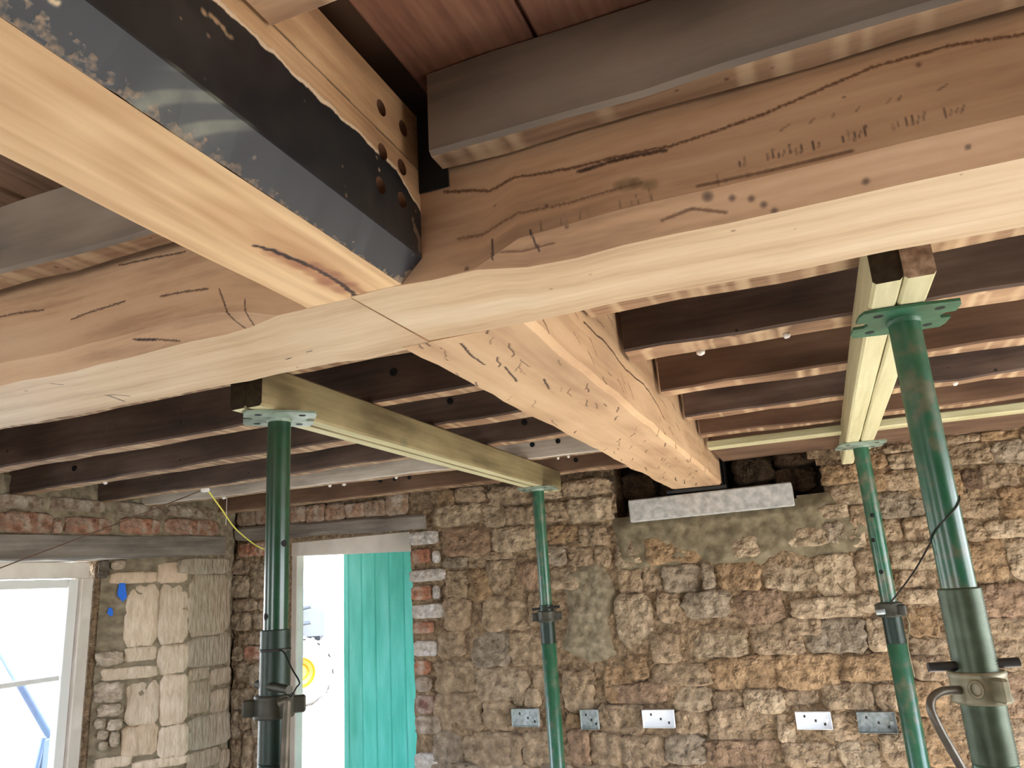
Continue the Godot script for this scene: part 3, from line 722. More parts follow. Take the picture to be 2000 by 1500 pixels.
func brick(parent: Node, o: Vector3, du: Vector3, nr: Vector3, u0: float, u1: float, h0: float, h1: float, col: Color):
	var st := st_new()
	var c := col.srgb_to_linear() * rng.randf_range(0.85, 1.1); st.set_color(c)
	# worn rectangular brick with rounded arrises
	stone_in(st, o, du, nr, u0, u1, h0, h1, c, rng.randf_range(0.008, 0.014), 14.0, 0.35)
	part("brick", done(st, M.brick), parent)

func build_left_wall():
	var w := struct("wall_left")
	var st := st_new()
	# wall 0.46 m thick; window_1 is in view, unseen_window_2 is beside the viewer
	for q in [[-4.0, -3.18, -1.75, 0.9], [-3.18, -1.2, -1.75, -1.0], [-3.18, -1.2, 0.34, 0.9], [-1.2, 0.15, -1.75, 0.9], [0.15, 1.75, -1.75, -1.0], [0.15, 1.75, 0.3, 0.9], [1.75, 3.3, -1.75, 0.9]]:
		bx(st, v(-3.12, q[2], q[0]), v(-3.56, q[3], q[1]), 0.0005)
	# splayed far cheek of window_1
	var d := Vector3(-0.28, 0, 0.32).normalized(); var n := Vector3(0.32, 0, 0.28).normalized()
	for s in 1:
		var a := v(-3.1, -1.75, -3.19); var b := v(-3.40, -1.75, -2.845); var up := Vector3.UP * 2.02
		quad(st, a, b, b + up, a + up, n)
		quad(st, b, b + Vector3(-0.16, 0, 0), b + Vector3(-0.16, 0, 0) + up, b + up, Vector3.BACK)
		tri(st, a + up, b + up, v(-3.4, 0.27, -3.19), Vector3.UP)
	part("core", done(st), w, M.mortar)
	part("mortar", rough_sheet(Vector3(-3.108, 0, 0), Vector3.BACK, Vector3.RIGHT, -3.5, -1.0, -1.75, 0.58, 0.04, 0.014, "left", M.limemix), w)
	part("reveal_mortar", rough_sheet(v(-3.1, -1.75, -3.18) + n * 0.004, d, n, 0.0, 0.42, -1.0, 0.26, 0.03, 0.012, "all", M.limemix), w)
	for row in STONES_PIER:
		part("stone", stone_mesh(Vector3(-3.104, 0, 0), Vector3.BACK, Vector3.RIGHT, row[0] / 500.0, row[1] / 500.0, row[2] / 500.0, row[3] / 500.0, tone_of(row[4]).lerp(Color(0.52, 0.46, 0.38), 0.6), 0.012, 12.0, 0.4, M.dressed), w)
	for row in STONES_JAMB:
		var dressed: bool = row[0] < 70 or row[1] - row[0] > 65
		part("stone", stone_mesh(Vector3(-3.1, -Y0 + Y0, -3.18), d, n, row[0] / 500.0, row[1] / 500.0, row[2] / 500.0, row[3] / 500.0, tone_of(row[4]).lerp(Color(0.68, 0.59, 0.485), 0.55) * (1.2 if row[4] != 4 else 0.5), 0.016 if dressed else 0.035, 12.0 if dressed else 6.0, 0.4 if dressed else 1.0, M.dressed if dressed else M.stone), w)  # jamb stones made paler to stand in for window light
	var red := Color(0.80, 0.53, 0.41)
	for q in [[-2.146, -2.006, 0.345, 0.42], [-2.355, -2.15, 0.348, 0.43], [-2.405, -2.366, 0.349, 0.41], [-2.659, -2.43, 0.353, 0.425], [-2.945, -2.723, 0.364, 0.436], [-3.353, -3.005, 0.372, 0.45]]:
		brick(w, Vector3(-3.10, 0, 0), Vector3.BACK, Vector3.RIGHT, q[0], q[1], q[2], q[3], red.lerp(Color(0.70, 0.54, 0.44), 0.25 + rng.randf() * 0.5))
	for q in [[-2.30, -2.12, 0.445, 0.50], [-2.62, -2.36, 0.45, 0.505], [-2.99, -2.70, 0.45, 0.51], [-3.33, -3.02, 0.462, 0.52]]:
		brick(w, Vector3(-3.104, 0, 0), Vector3.BACK, Vector3.RIGHT, q[0], q[1], q[2], q[3], Color(0.66, 0.57, 0.49))
	part("window_lintel", timber("z", -3.42, -0.95, [-3.17, -3.17], [0.268, 0.205], [0.15, 0.15], 0.10, {"mats": {"side": M.lintel}, "n": 18, "wob": 0.008}), w)
	part("soffit_board", timber("z", -3.10, -1.2, [-3.36, -3.36], [0.262, 0.205], [0.24, 0.24], 0.04, {"mats": {"side": M.white_frame}, "n": 2}), w)
	# window_1: painted frame, sash, glazing bar, pane
	var win := struct("window_1")
	var xf := -3.38
	var fr := [["frame_head", v(xf, 0.17, -2.80), v(xf - 0.07, 0.245, -1.25)], ["frame_jamb", v(xf, -1.0, -2.825), v(xf - 0.07, 0.17, -2.762)], ["frame_jamb", v(xf, -1.0, -1.315), v(xf - 0.07, 0.17, -1.25)], ["sill", v(xf + 0.04, -1.05, -2.84), v(xf - 0.09, -1.0, -1.25)]]
	for q in fr: part(q[0], box_mesh(q[1], q[2], 0.004), win, M.white_frame)
	var xs := xf - 0.018
	for q in [["sash_stile", v(xs, -0.99, -2.757), v(xs - 0.04, 0.165, -2.705)], ["sash_stile", v(xs, -0.99, -1.375), v(xs - 0.04, 0.165, -1.32)], ["sash_rail", v(xs, 0.125, -2.70), v(xs - 0.04, 0.165, -1.378)], ["sash_rail", v(xs, -0.99, -2.70), v(xs - 0.04, -0.92, -1.378)], ["glazing_bar", v(xs - 0.004, -0.295, -2.70), v(xs - 0.034, -0.272, -1.378)], ["glazing_bar", v(xs - 0.004, -0.918, -2.36), v(xs - 0.034, 0.123, -2.338)]]:
		part(q[0], box_mesh(q[1], q[2], 0.003), win, M.white)
	for q in [[-2.70, -2.36, -0.272, 0.125], [-2.70, -2.36, -0.92, -0.295], [-2.338, -1.378, -0.272, 0.125], [-2.338, -1.378, -0.92, -0.295]]:
		part("pane", box_mesh(v(xs - 0.017, q[2], q[0]), v(xs - 0.020, q[3], q[1]), 0.0002), win, M.glass)
	# unseen_window_2 beside the viewer, out of the frame, added for light from the left
	var w2 := struct("unseen_window_2")
	for q in [["frame_head", v(xf, 0.23, 0.15), v(xf - 0.07, 0.3, 1.75)], ["frame_jamb", v(xf, -1.0, 0.15), v(xf - 0.07, 0.23, 0.22)], ["frame_jamb", v(xf, -1.0, 1.68), v(xf - 0.07, 0.23, 1.75)], ["sill", v(xf + 0.04, -1.05, 0.15), v(xf - 0.09, -1.0, 1.75)], ["mullion", v(xf, -1.0, 0.93), v(xf - 0.06, 0.23, 0.98)]]:
		part(q[0], box_mesh(q[1], q[2], 0.004), w2, M.white_frame)

func build_door():
	var d := struct("door_1")
	# head and posts of the painted frame, set back in the opening
	part("frame_head", timber("x", -2.83, -1.965, [-3.655, -3.655], [0.243, 0.211], [0.07, 0.07], 0.115, {"mats": {"side": M.white_frame}, "n": 4, "wob": 0.002}), d)
	part("frame_post", box_mesh(v(-2.815, -1.75, -3.625), v(-2.765, 0.245, -3.69), 0.004), d, M.white_frame)
	part("frame_post", box_mesh(v(-1.975, -1.75, -3.66), v(-1.94, 0.215, -3.70), 0.004), d, M.white_frame)
	# the boarded leaf stands ajar, swung out into the yard
	var leaf := thing("door_leaf", "turquoise painted boarded door leaf standing ajar in the brick-jambed doorway", "door")
	var hinge := v(-1.93, -1.75, -3.715); var free := v(-2.69, -1.75, -4.0)
	var dir := (free - hinge).normalized(); var nr := Vector3(-dir.z, 0, dir.x)
	if nr.z < 0.0: nr = -nr
	var u := 0.0
	for wd in [0.135, 0.128, 0.128, 0.128, 0.128, 0.128, 0.055]:
		var st := st_new()
		var c: Vector3 = hinge + dir * (u + wd * 0.5) + Vector3.UP * 1.03
		box_in(st, Transform3D(Basis(dir, Vector3.UP, dir.cross(Vector3.UP)), c), Vector3(wd * 0.5 - 0.0018, 1.02, 0.011), 0.004)
		part("board", uv_planar(st, dir, rng.randf()), leaf, M.teal)
		u += wd
	for hh in [0.35, 1.0, 1.65]:
		var st := st_new()
		box_in(st, Transform3D(Basis(dir, Vector3.UP, dir.cross(Vector3.UP)), hinge + dir * 0.41 - nr * 0.025 + Vector3.UP * hh), Vector3(0.38, 0.06, 0.012), 0.003)
		part("ledge", done(st), leaf, M.teal)

func uv_planar(st: SurfaceTool, dir: Vector3, off: float) -> ArrayMesh:
	var am := done(st)
	var ar := am.surface_get_arrays(0)
	var vs: PackedVector3Array = ar[Mesh.ARRAY_VERTEX]; var uv := PackedVector2Array()
	for p in vs: uv.append(Vector2(p.y * 0.9 + off, p.dot(dir) * 1.2))
	ar[Mesh.ARRAY_TEX_UV] = uv
	var out := ArrayMesh.new(); out.add_surface_from_arrays(Mesh.PRIMITIVE_TRIANGLES, ar); return out

func build_ceiling():
	var c := struct("ceiling")
	part("deck", box_mesh(v(-3.5, 0.67, -3.9), v(2.4, 0.86, 3.2)), c, M.deck)
	var x := -3.07
	var k := 0
	var edges := []
	while x < 2.25:
		edges.append(x); x += 0.172
	# joints fall at x = -0.40 and x = -0.228 beside the near beam
	var shift: float = -0.400 - edges[15]
	for e in edges:
		var x0: float = e + shift + 0.002; var x1: float = e + shift + 0.170
		if x0 > -0.60 and x1 < -0.38 : continue
		k += 1
		var mat: Material = M.board_red if (x0 > -0.25 and x0 < -0.1) or k % 5 == 0 else M.board
		var zc := -3.55
		part("floorboard", timber("z", zc, REAR_Z, [(x0 + x1) * 0.5, (x0 + x1) * 0.5], [0.641, 0.641], [x1 - x0, x1 - x0], 0.022, {"mats": {"side": mat}, "n": 1, "wob": 0.0}), c)

func beam(called: String, mesh: ArrayMesh, label: String, cat := "beam", group := "") -> Node3D:
	var o := MeshInstance3D.new(); o.name = numbered(called, self); o.mesh = mesh; add_child(o)
	tag(o, label, cat, group)
	return o

func build_beams():
	beam("cross_beam", timber("x", -0.522, 2.35, [-0.90, -0.90], [0.38, 0.38], [0.22, 0.22], 0.24, {"mats": {"bottom": M.oak_pale, "side": M.oak, "max": M.oak_right, "cham_max": M.oak_right}, "uv": [0.30, 0.0], "ch": [0.004, 0.030, 0.004, 0.004], "stops": [[-0.345, -0.275]], "n": 48, "wob": 0.005, "seed": 12.0}), "pale oak beam crossing the ceiling on the right, with a chamfered near edge and stamped marks")
	beam("cross_beam", timber("x", -3.2, -0.526, [-0.935, -0.915], [0.38, 0.38], [0.235, 0.235], 0.24, {"mats": {"bottom": M.oak_pale_left, "side": M.oak, "max": M.oak_left, "cham_max": M.oak_left}, "uv": [0.90, 0.0], "ch": [0.004, 0.026, 0.004, 0.004], "stops": [[-0.66, -0.73]], "n": 44, "wob": 0.006, "seed": 23.0}), "pale oak beam running left from the joint to the window wall")
	beam("main_beam", timber("z", -1.012, -3.76, [-0.467, -0.482], [0.38, 0.38], [0.22, 0.222], 0.235, {"mats": {"side": M.hewn}, "ch": [0.004, 0.010, 0.004, 0.004], "n": 44, "wob": 0.006, "seed": 40.0, "uv": [0.60, 0.0]}), "rough hewn oak beam full of short cracks, running back to the padstone in the stone wall")
	# near beam: sawn underside, black painted chamfer and side with counterbored holes
	var nb := thing("main_beam", "near oak beam with a fresh sawn underside and worn black paint on its side", "beam")
	part("timber", timber("z", -0.795, 2.95, [-0.5065, -0.5065], [0.38, 0.38], [0.183, 0.183], 0.235, {"mats": {"side": M.near_oak}, "ch": [0.003, 0.030, 0.004, 0.004], "n": 40, "wob": 0.002, "seed": 0.0, "uv": [0.40, 0.0], "skip": ["max", "cham_max"]}), nb)
	var holes := [[-0.697, 0.572], [-0.750, 0.575], [-0.698, 0.512], [-0.744, 0.516], [-0.692, 0.464], [-0.742, 0.469]]
	var st := st_new(); st.set_smooth_group(-1)
	face_with_holes(st, Rect2(-0.795, 0.41, 0.795, 0.205), holes, 0.0105, Vector3.RIGHT)
	var z := -0.795
	while z < -0.005:   # chamfer, its lower arris a little ragged
		var z2 := z + 0.795 / 40.0
		var j0 := wob.get_noise_1d(z * 60.0) * 0.0025; var j1 := wob.get_noise_1d(z2 * 60.0) * 0.0025
		# the chamfer dies into a rounded stop at the end of the beam
		quad(st, v(-0.445 + j0, 0.38, z), v(-0.445 + j1, 0.38, z2), v(-0.415, 0.41, z2), v(-0.415, 0.41, z), Vector3(1, -1, 0), Vector2(z + 0.8, 0.0), Vector2(z2 + 0.8, 0.0), Vector2(z2 + 0.8, 0.17), Vector2(z + 0.8, 0.17))
		z = z2
	quad(st, v(-0.415, 0.41, 0.0), v(-0.415, 0.41, 2.95), v(-0.415, 0.615, 2.95), v(-0.415, 0.615, 0.0), Vector3.RIGHT, Vector2(0.8, 0.17), Vector2(3.75, 0.17), Vector2(3.75, 0.99), Vector2(0.8, 0.99))
	quad(st, v(-0.445, 0.38, 0.0), v(-0.445, 0.38, 2.95), v(-0.415, 0.41, 2.95), v(-0.415, 0.41, 0.0), Vector3(1, -1, 0), Vector2(0.8, 0.0), Vector2(3.75, 0.0), Vector2(3.75, 0.17), Vector2(0.8, 0.17))
	var pf := part("painted_face", done(st, M.painted), nb); pf.set_meta("label", "side and chamfer painted black")
	for h in holes:
		var hs := st_new(); hs.set_smooth_group(1)
		var c := v(-0.415, h[1], h[0])
		for k in 18:
			var a0 := TAU * k / 18.0; var a1 := TAU * (k + 1) / 18.0
			var p0 := c + Vector3(0, sin(a0), cos(a0)) * 0.0105; var p1 := c + Vector3(0, sin(a1), cos(a1)) * 0.0105
			var dp := Vector3(-0.013, 0, 0)
			quad(hs, p0, p1, p1 + dp, p0 + dp, c - (p0 + p1) * 0.5)
			tri(hs, c + dp, p0 + dp, p1 + dp, Vector3.RIGHT)
		part("bolt_hole", done(hs), nb, M.hole)

func side_at(p: Vector2) -> Vector3:
	return v(-0.415, p.y, p.x)

func side_uv(p: Vector2) -> Vector2:
	return Vector2(p.x + 0.8, (p.y - 0.41 + 0.0425) / 0.25)

func face_with_holes(st: SurfaceTool, r: Rect2, holes: Array, rad: float, out: Vector3):
	if holes.is_empty():
		var a := r.position; var b := Vector2(r.end.x, r.position.y); var c := r.end; var d := Vector2(r.position.x, r.end.y)
		quad(st, side_at(a), side_at(b), side_at(c), side_at(d), out, side_uv(a), side_uv(b), side_uv(c), side_uv(d))
		return
	if holes.size() > 1:
		for ax in 2:
			var s := holes.duplicate(); s.sort_custom(func(p, q): return p[ax] < q[ax])
			for i in s.size() - 1:
				if s[i + 1][ax] - s[i][ax] > rad * 2.0 + 0.001:
					var cut: float = (s[i + 1][ax] + s[i][ax]) * 0.5
					var r1 := r; var r2 := r
					if ax == 0:
						r1.size.x = cut - r.position.x; r2 = Rect2(cut, r.position.y, r.end.x - cut, r.size.y)
					else:
						r1.size.y = cut - r.position.y; r2 = Rect2(r.position.x, cut, r.size.x, r.end.y - cut)
					face_with_holes(st, r1, s.slice(0, i + 1), rad, out); face_with_holes(st, r2, s.slice(i + 1), rad, out)
					return
	var c := Vector2(holes[0][0], holes[0][1])
	var angs := []
	for k in 18: angs.append(TAU * k / 18.0)
	for q in [r.position, Vector2(r.end.x, r.position.y), r.end, Vector2(r.position.x, r.end.y)]:
		angs.append(fposmod((q - c).angle(), TAU))
	angs.sort()
	for i in angs.size():
		var a0: float = angs[i]; var a1: float = angs[(i + 1) % angs.size()]
		var e := []
		for a in [a0, a1]:
			var d := Vector2(cos(a), sin(a)); var t := 1e9
			if d.x > 1e-6: t = minf(t, (r.end.x - c.x) / d.x)
			if d.x < -1e-6: t = minf(t, (r.position.x - c.x) / d.x)
			if d.y > 1e-6: t = minf(t, (r.end.y - c.y) / d.y)
			if d.y < -1e-6: t = minf(t, (r.position.y - c.y) / d.y)
			e.append([c + d * rad, c + d * t])
		quad(st, side_at(e[0][0]), side_at(e[0][1]), side_at(e[1][1]), side_at(e[1][0]), out, side_uv(e[0][0]), side_uv(e[0][1]), side_uv(e[1][1]), side_uv(e[1][0]))

func joist(a: float, b: float, z: Array, thick: Array, hb: Array, top: float, mats: Dictionary, label: String, group := ""):
	# z: near faces at the ends a and b
	var o := beam("joist", timber("x", a, b, [z[0] - thick[0] * 0.5, z[1] - thick[1] * 0.5], hb, thick, top - hb[0], {"mats": mats, "n": 30, "wob": 0.006, "ch": [0.004, 0.005, 0.002, 0.002]}), label, "joist", group)
	return o

# old bolt and nail holes bored in a joist's near face: [x, height, z of the face]
func bored(o: Node3D, list: Array):
	for q in list:
		var st := st_new(); st.set_smooth_group(-1)
		var c := v(q[0], q[1], q[2])
		for k in 12:
			var a0 := TAU * k / 12.0; var a1 := TAU * (k + 1) / 12.0
			var p0 := c + Vector3(cos(a0), sin(a0), 0) * 0.0105; var p1 := c + Vector3(cos(a1), sin(a1), 0) * 0.0105
			tri(st, c + Vector3(0, 0, 0.0012), p0, p1, Vector3.BACK)
			quad(st, p0, p1, p1 + Vector3(0, 0, -0.008), p0 + Vector3(0, 0, -0.008), Vector3(cos(a0), sin(a0), 0))
		part("bored_hole", done(st), o, M.black)

func build_joists():
	var dark := {"side": M.joist, "bottom": M.lathed}
	var redm := {"side": M.joist_red, "bottom": M.lathed}
	var grey := {"side": M.joist_grey, "bottom": M.lathed}
	# right bay, from the near one to the wall
	joist(-0.410, 2.3, [-0.40, -0.40], [0.095, 0.095], [0.532, 0.532], 0.64, {"side": M.lathed, "bottom": M.lathed}, "short-looking tan joist end resting against the top of the near black painted beam")
	joist(-0.376, 2.3, [-0.742, -0.738], [0.044, 0.044], [0.522, 0.522], 0.64, grey, "dusty grey joist with a lath-marked underside along the right oak beam's near face")
	joist(-0.350, 2.3, [-1.275, -1.275], [0.098, 0.098], [0.5, 0.5], 0.64, dark, "dark joist half hidden behind the right oak beam")
	joist(-0.350, 2.3, [-1.640, -1.668], [0.092, 0.085], [0.5, 0.5], 0.64, dark, "first full dark joist behind the right oak beam, with a white blob on its underside")
	joist(-0.350, 2.3, [-2.062, -2.060], [0.078, 0.085], [0.5, 0.5], 0.64, redm, "red-brown joist, second in the right bay")
	joist(-0.350, 2.3, [-2.470, -2.455], [0.075, 0.10], [0.5, 0.5], 0.64, dark, "dark joist with scuffed grey patches, third in the right bay")
	joist(-0.355, 2.3, [-2.85, -2.90], [0.07, 0.055], [0.5, 0.5], 0.64, redm, "narrow red-brown joist next to the pale green wall plate")
	# left bay
	joist(-3.12, -0.607, [-0.705, -0.735], [0.05, 0.05], [0.522, 0.522], 0.64, grey, "dusty grey joist lying along the near face of the left oak beam")
	joist(-3.12, -0.585, [-1.285, -1.275], [0.098, 0.098], [0.5, 0.5], 0.64, dark, "dark joist half hidden behind the left oak beam")
	var left_joist_a: Node3D = joist(-3.12, -0.585, [-1.745, -1.70], [0.07, 0.062], [0.5, 0.5], 0.64, dark, "dark joist with cobwebs, first one clear of the left oak beam")
	bored(left_joist_a, [[-0.994, 0.575, -1.702]])
	var left_joist_b: Node3D = joist(-3.12, -0.585, [-2.16, -2.05], [0.075, 0.085], [0.5, 0.5], 0.64, dark, "dark joist with a knot hole, second one clear of the left oak beam")
	bored(left_joist_b, [[-2.715, 0.562, -2.137], [-1.004, 0.57, -2.064]])
	var left_joist_c: Node3D = joist(-3.14, -0.59, [-2.585, -2.46], [0.05, 0.06], [0.5, 0.5], 0.64, dark, "dark joist just in front of the one tinted pale as window-lit")
	bored(left_joist_c, [[-0.913, 0.56, -2.472]])
	var left_joist_d: Node3D = joist(-3.14, -0.592, [-2.84, -2.92], [0.06, 0.05], [0.5, 0.5], 0.64, {"side": M.joist_lit, "bottom": M.lathed}, "joist nearest the doorway, tinted pale as if lit by the window")
	bored(left_joist_d, [[-1.044, 0.56, -2.903], [-0.932, 0.561, -2.907]])
	var left_joist_e: Node3D = joist(-3.12, -0.60, [-3.36, -3.37], [0.10, 0.09], [0.5, 0.5], 0.64, redm, "dark joist lying on the wall head over the doorway")
	bored(left_joist_e, [[-2.052, 0.566, -3.36], [-1.967, 0.565, -3.36], [-1.881, 0.564, -3.36], [-0.999, 0.549, -3.364]])
	beam("wall_plate", timber("x", -0.352, 2.3, [-3.035, -3.035], [0.472, 0.472], [0.07, 0.07], 0.03, {"mats": {"side": M.needle}, "n": 12}), "pale green treated batten under the last joist along the top of the stone wall", "batten")
	beam("wall_plate", timber("x", -0.350, 2.3, [-3.33, -3.33], [0.485, 0.485], [0.36, 0.36], 0.06, {"mats": {"side": M.joist_red}, "n": 12, "wob": 0.008}), "old brown timber plate bedded on the head of the stone wall", "wall plate")

func build_needles():
	var nd := {"bottom": M.needle, "side": M.needle_side, "end": M.end_dark}
	beam("needle_timber", timber("z", -1.262, -3.30, [-1.1235, -1.1265], [0.405, 0.405], [0.042, 0.045], 0.095, {"mats": nd, "n": 16, "wob": 0.0012, "ch": [0.005, 0.005, 0.005, 0.005]}), "greenish timber on the left pair of props, the one nearer the window", "timber")
	beam("needle_timber", timber("z", -1.262, -3.30, [-1.0800, -1.0810], [0.405, 0.405], [0.042, 0.043], 0.095, {"mats": nd, "n": 16, "wob": 0.0012, "ch": [0.005, 0.005, 0.005, 0.005]}), "brown-sided greenish timber on the left pair of props, the one nearer the cracked beam", "timber")
	var nr := {"side": M.needle, "end": M.end_dark}
	beam("needle_timber", timber("z", -1.20, -3.44, [0.1535, 0.1555], [0.405, 0.405], [0.042, 0.046], 0.095, {"mats": nr, "n": 16, "wob": 0.0012, "ch": [0.004, 0.004, 0.004, 0.004]}), "pale green timber with a dark end on the right pair of props", "timber")
	beam("needle_timber", timber("z", -1.198, -3.05, [0.1975, 0.2035], [0.405, 0.405], [0.043, 0.045], 0.095, {"mats": {"side": M.needle, "end": M.end_brown}, "n": 16, "wob": 0.0012, "ch": [0.004, 0.004, 0.004, 0.004]}), "pale green timber with a brown end on the right pair of props", "timber")

# an adjustable steel prop; heights from eye level
func prop(x: float, z: float, outer_top: float, nut_top: float, yaw: float, mats: Dictionary, ear: float, label: String) -> Node3D:
	var t := thing("steel_prop", label, "prop", v(x, -Y0, z))
	var c := Vector3(x, 0, z)
	part("base_plate", plate(PackedVector2Array([Vector2(-0.075, -0.075), Vector2(0.075, -0.075), Vector2(0.075, 0.075), Vector2(-0.075, 0.075)]), Transform3D(Basis(Vector3.UP, yaw), c + Vector3(0, 0.003, 0)), 0.006), t, mats.inner)
	var ot := outer_top + Y0; var nt := nut_top + Y0
	var th0 := nt - 0.13
	part("outer_tube", lathe(c, [Vector2(0.0310, 0.006), Vector2(0.0310, th0 - 0.002), Vector2(0.0295, th0)]), t, mats.outer)
	var prof := []
	var y := th0
	while y < ot:
		prof.append(Vector2(0.0300, y)); prof.append(Vector2(0.0318, y + 0.002)); y += 0.004
	prof.append(Vector2(0.0292, ot)); prof.append(Vector2(0.024, ot + 0.001))
	part("screw_thread", lathe(c, prof, 24), t, mats.thread)
	part("inner_tube", lathe(c, [Vector2(0.0, ot - 0.05), Vector2(0.0255, ot - 0.05), Vector2(0.0255, 0.399 + Y0), Vector2(0.0, 0.399 + Y0)]), t, mats.inner)
	# notched head plate with fixing holes
	var o := PackedVector2Array()
	for q in [[-0.072, -0.070], [-0.02, -0.075], [0.02, -0.075], [0.072, -0.070], [0.078, -0.05], [0.078, -0.016], [0.062, -0.014], [0.056, 0.0], [0.062, 0.014], [0.078, 0.016], [0.078, 0.05], [0.072, 0.070], [0.02, 0.075], [-0.02, 0.075], [-0.072, 0.070], [-0.078, 0.05], [-0.078, 0.016], [-0.062, 0.014], [-0.056, 0.0], [-0.062, -0.014], [-0.078, -0.016], [-0.078, -0.05]]: o.append(Vector2(q[0], q[1]))
	var tf := Transform3D(Basis(Vector3.UP, yaw) * Basis(Vector3.RIGHT, 0.0), c + Vector3(0, 0.4015 + Y0, 0))
	var hp := part("head_plate", plate(o, tf, 0.005), t, mats.plate)
	for s in [[-1, -1], [1, -1], [1, 1], [-1, 1]]:
		var hc: Vector3 = tf * Vector3(0.047 * s[0], -0.0026, 0.045 * s[1])
		part("fixing_hole", lathe(hc, [Vector2(0.0, -0.0004), Vector2(0.008, -0.0004), Vector2(0.008, 0.001)], 14), hp, M.black)
	part("weld", lathe(c, [Vector2(0.0241, 0.389 + Y0), Vector2(0.028, 0.395 + Y0), Vector2(0.0285, 0.399 + Y0)], 20), t, mats.plate)
	# nut: turned collar with two ears
	part("collar", lathe(c, [Vector2(0.0312, nt), Vector2(0.038, nt), Vector2(0.041, nt - 0.003), Vector2(0.0395, nt - 0.008), Vector2(0.0395, nt - 0.036), Vector2(0.042, nt - 0.041), Vector2(0.040, nt - 0.045), Vector2(0.0312, nt - 0.045)]), t, mats.collar)
	for s in [1.0, -1.0]:
		var dir: Vector3 = Vector3(cos(ear), 0, -sin(ear)) * s
		var nut := st_new()
		box_in(nut, Transform3D(Basis(dir, Vector3.UP, dir.cross(Vector3.UP)), c + dir * 0.047 + Vector3.UP * (nt - 0.023)), Vector3(0.016, 0.017, 0.007), 0.004)
		part("lug", done(nut), t, mats.collar)
	return t

func holes_on(t: Node3D, x: float, z: float, list: Array):
	for q in list:   # [height, bearing]
		var d := Vector3(cos(q[1]), 0, -sin(q[1]))
		var st := st_new(); st.set_smooth_group(-1)
		var c := v(x, q[0], z) + d * 0.0250
		var side := Vector3.UP.cross(d)
		for k in 14:
			var a0 := TAU * k / 14.0; var a1 := TAU * (k + 1) / 14.0
			var p0 := c + (side * cos(a0) + Vector3.UP * sin(a0)) * 0.0075 + d * (0.0008 - 0.0012 * pow(cos(a0), 2.0)); var p1 := c + (side * cos(a1) + Vector3.UP * sin(a1)) * 0.0075 + d * (0.0008 - 0.0012 * pow(cos(a1), 2.0))
			tri(st, c + d * 0.0008, p0, p1, d)
		part("pin_hole", done(st), t, M.black)

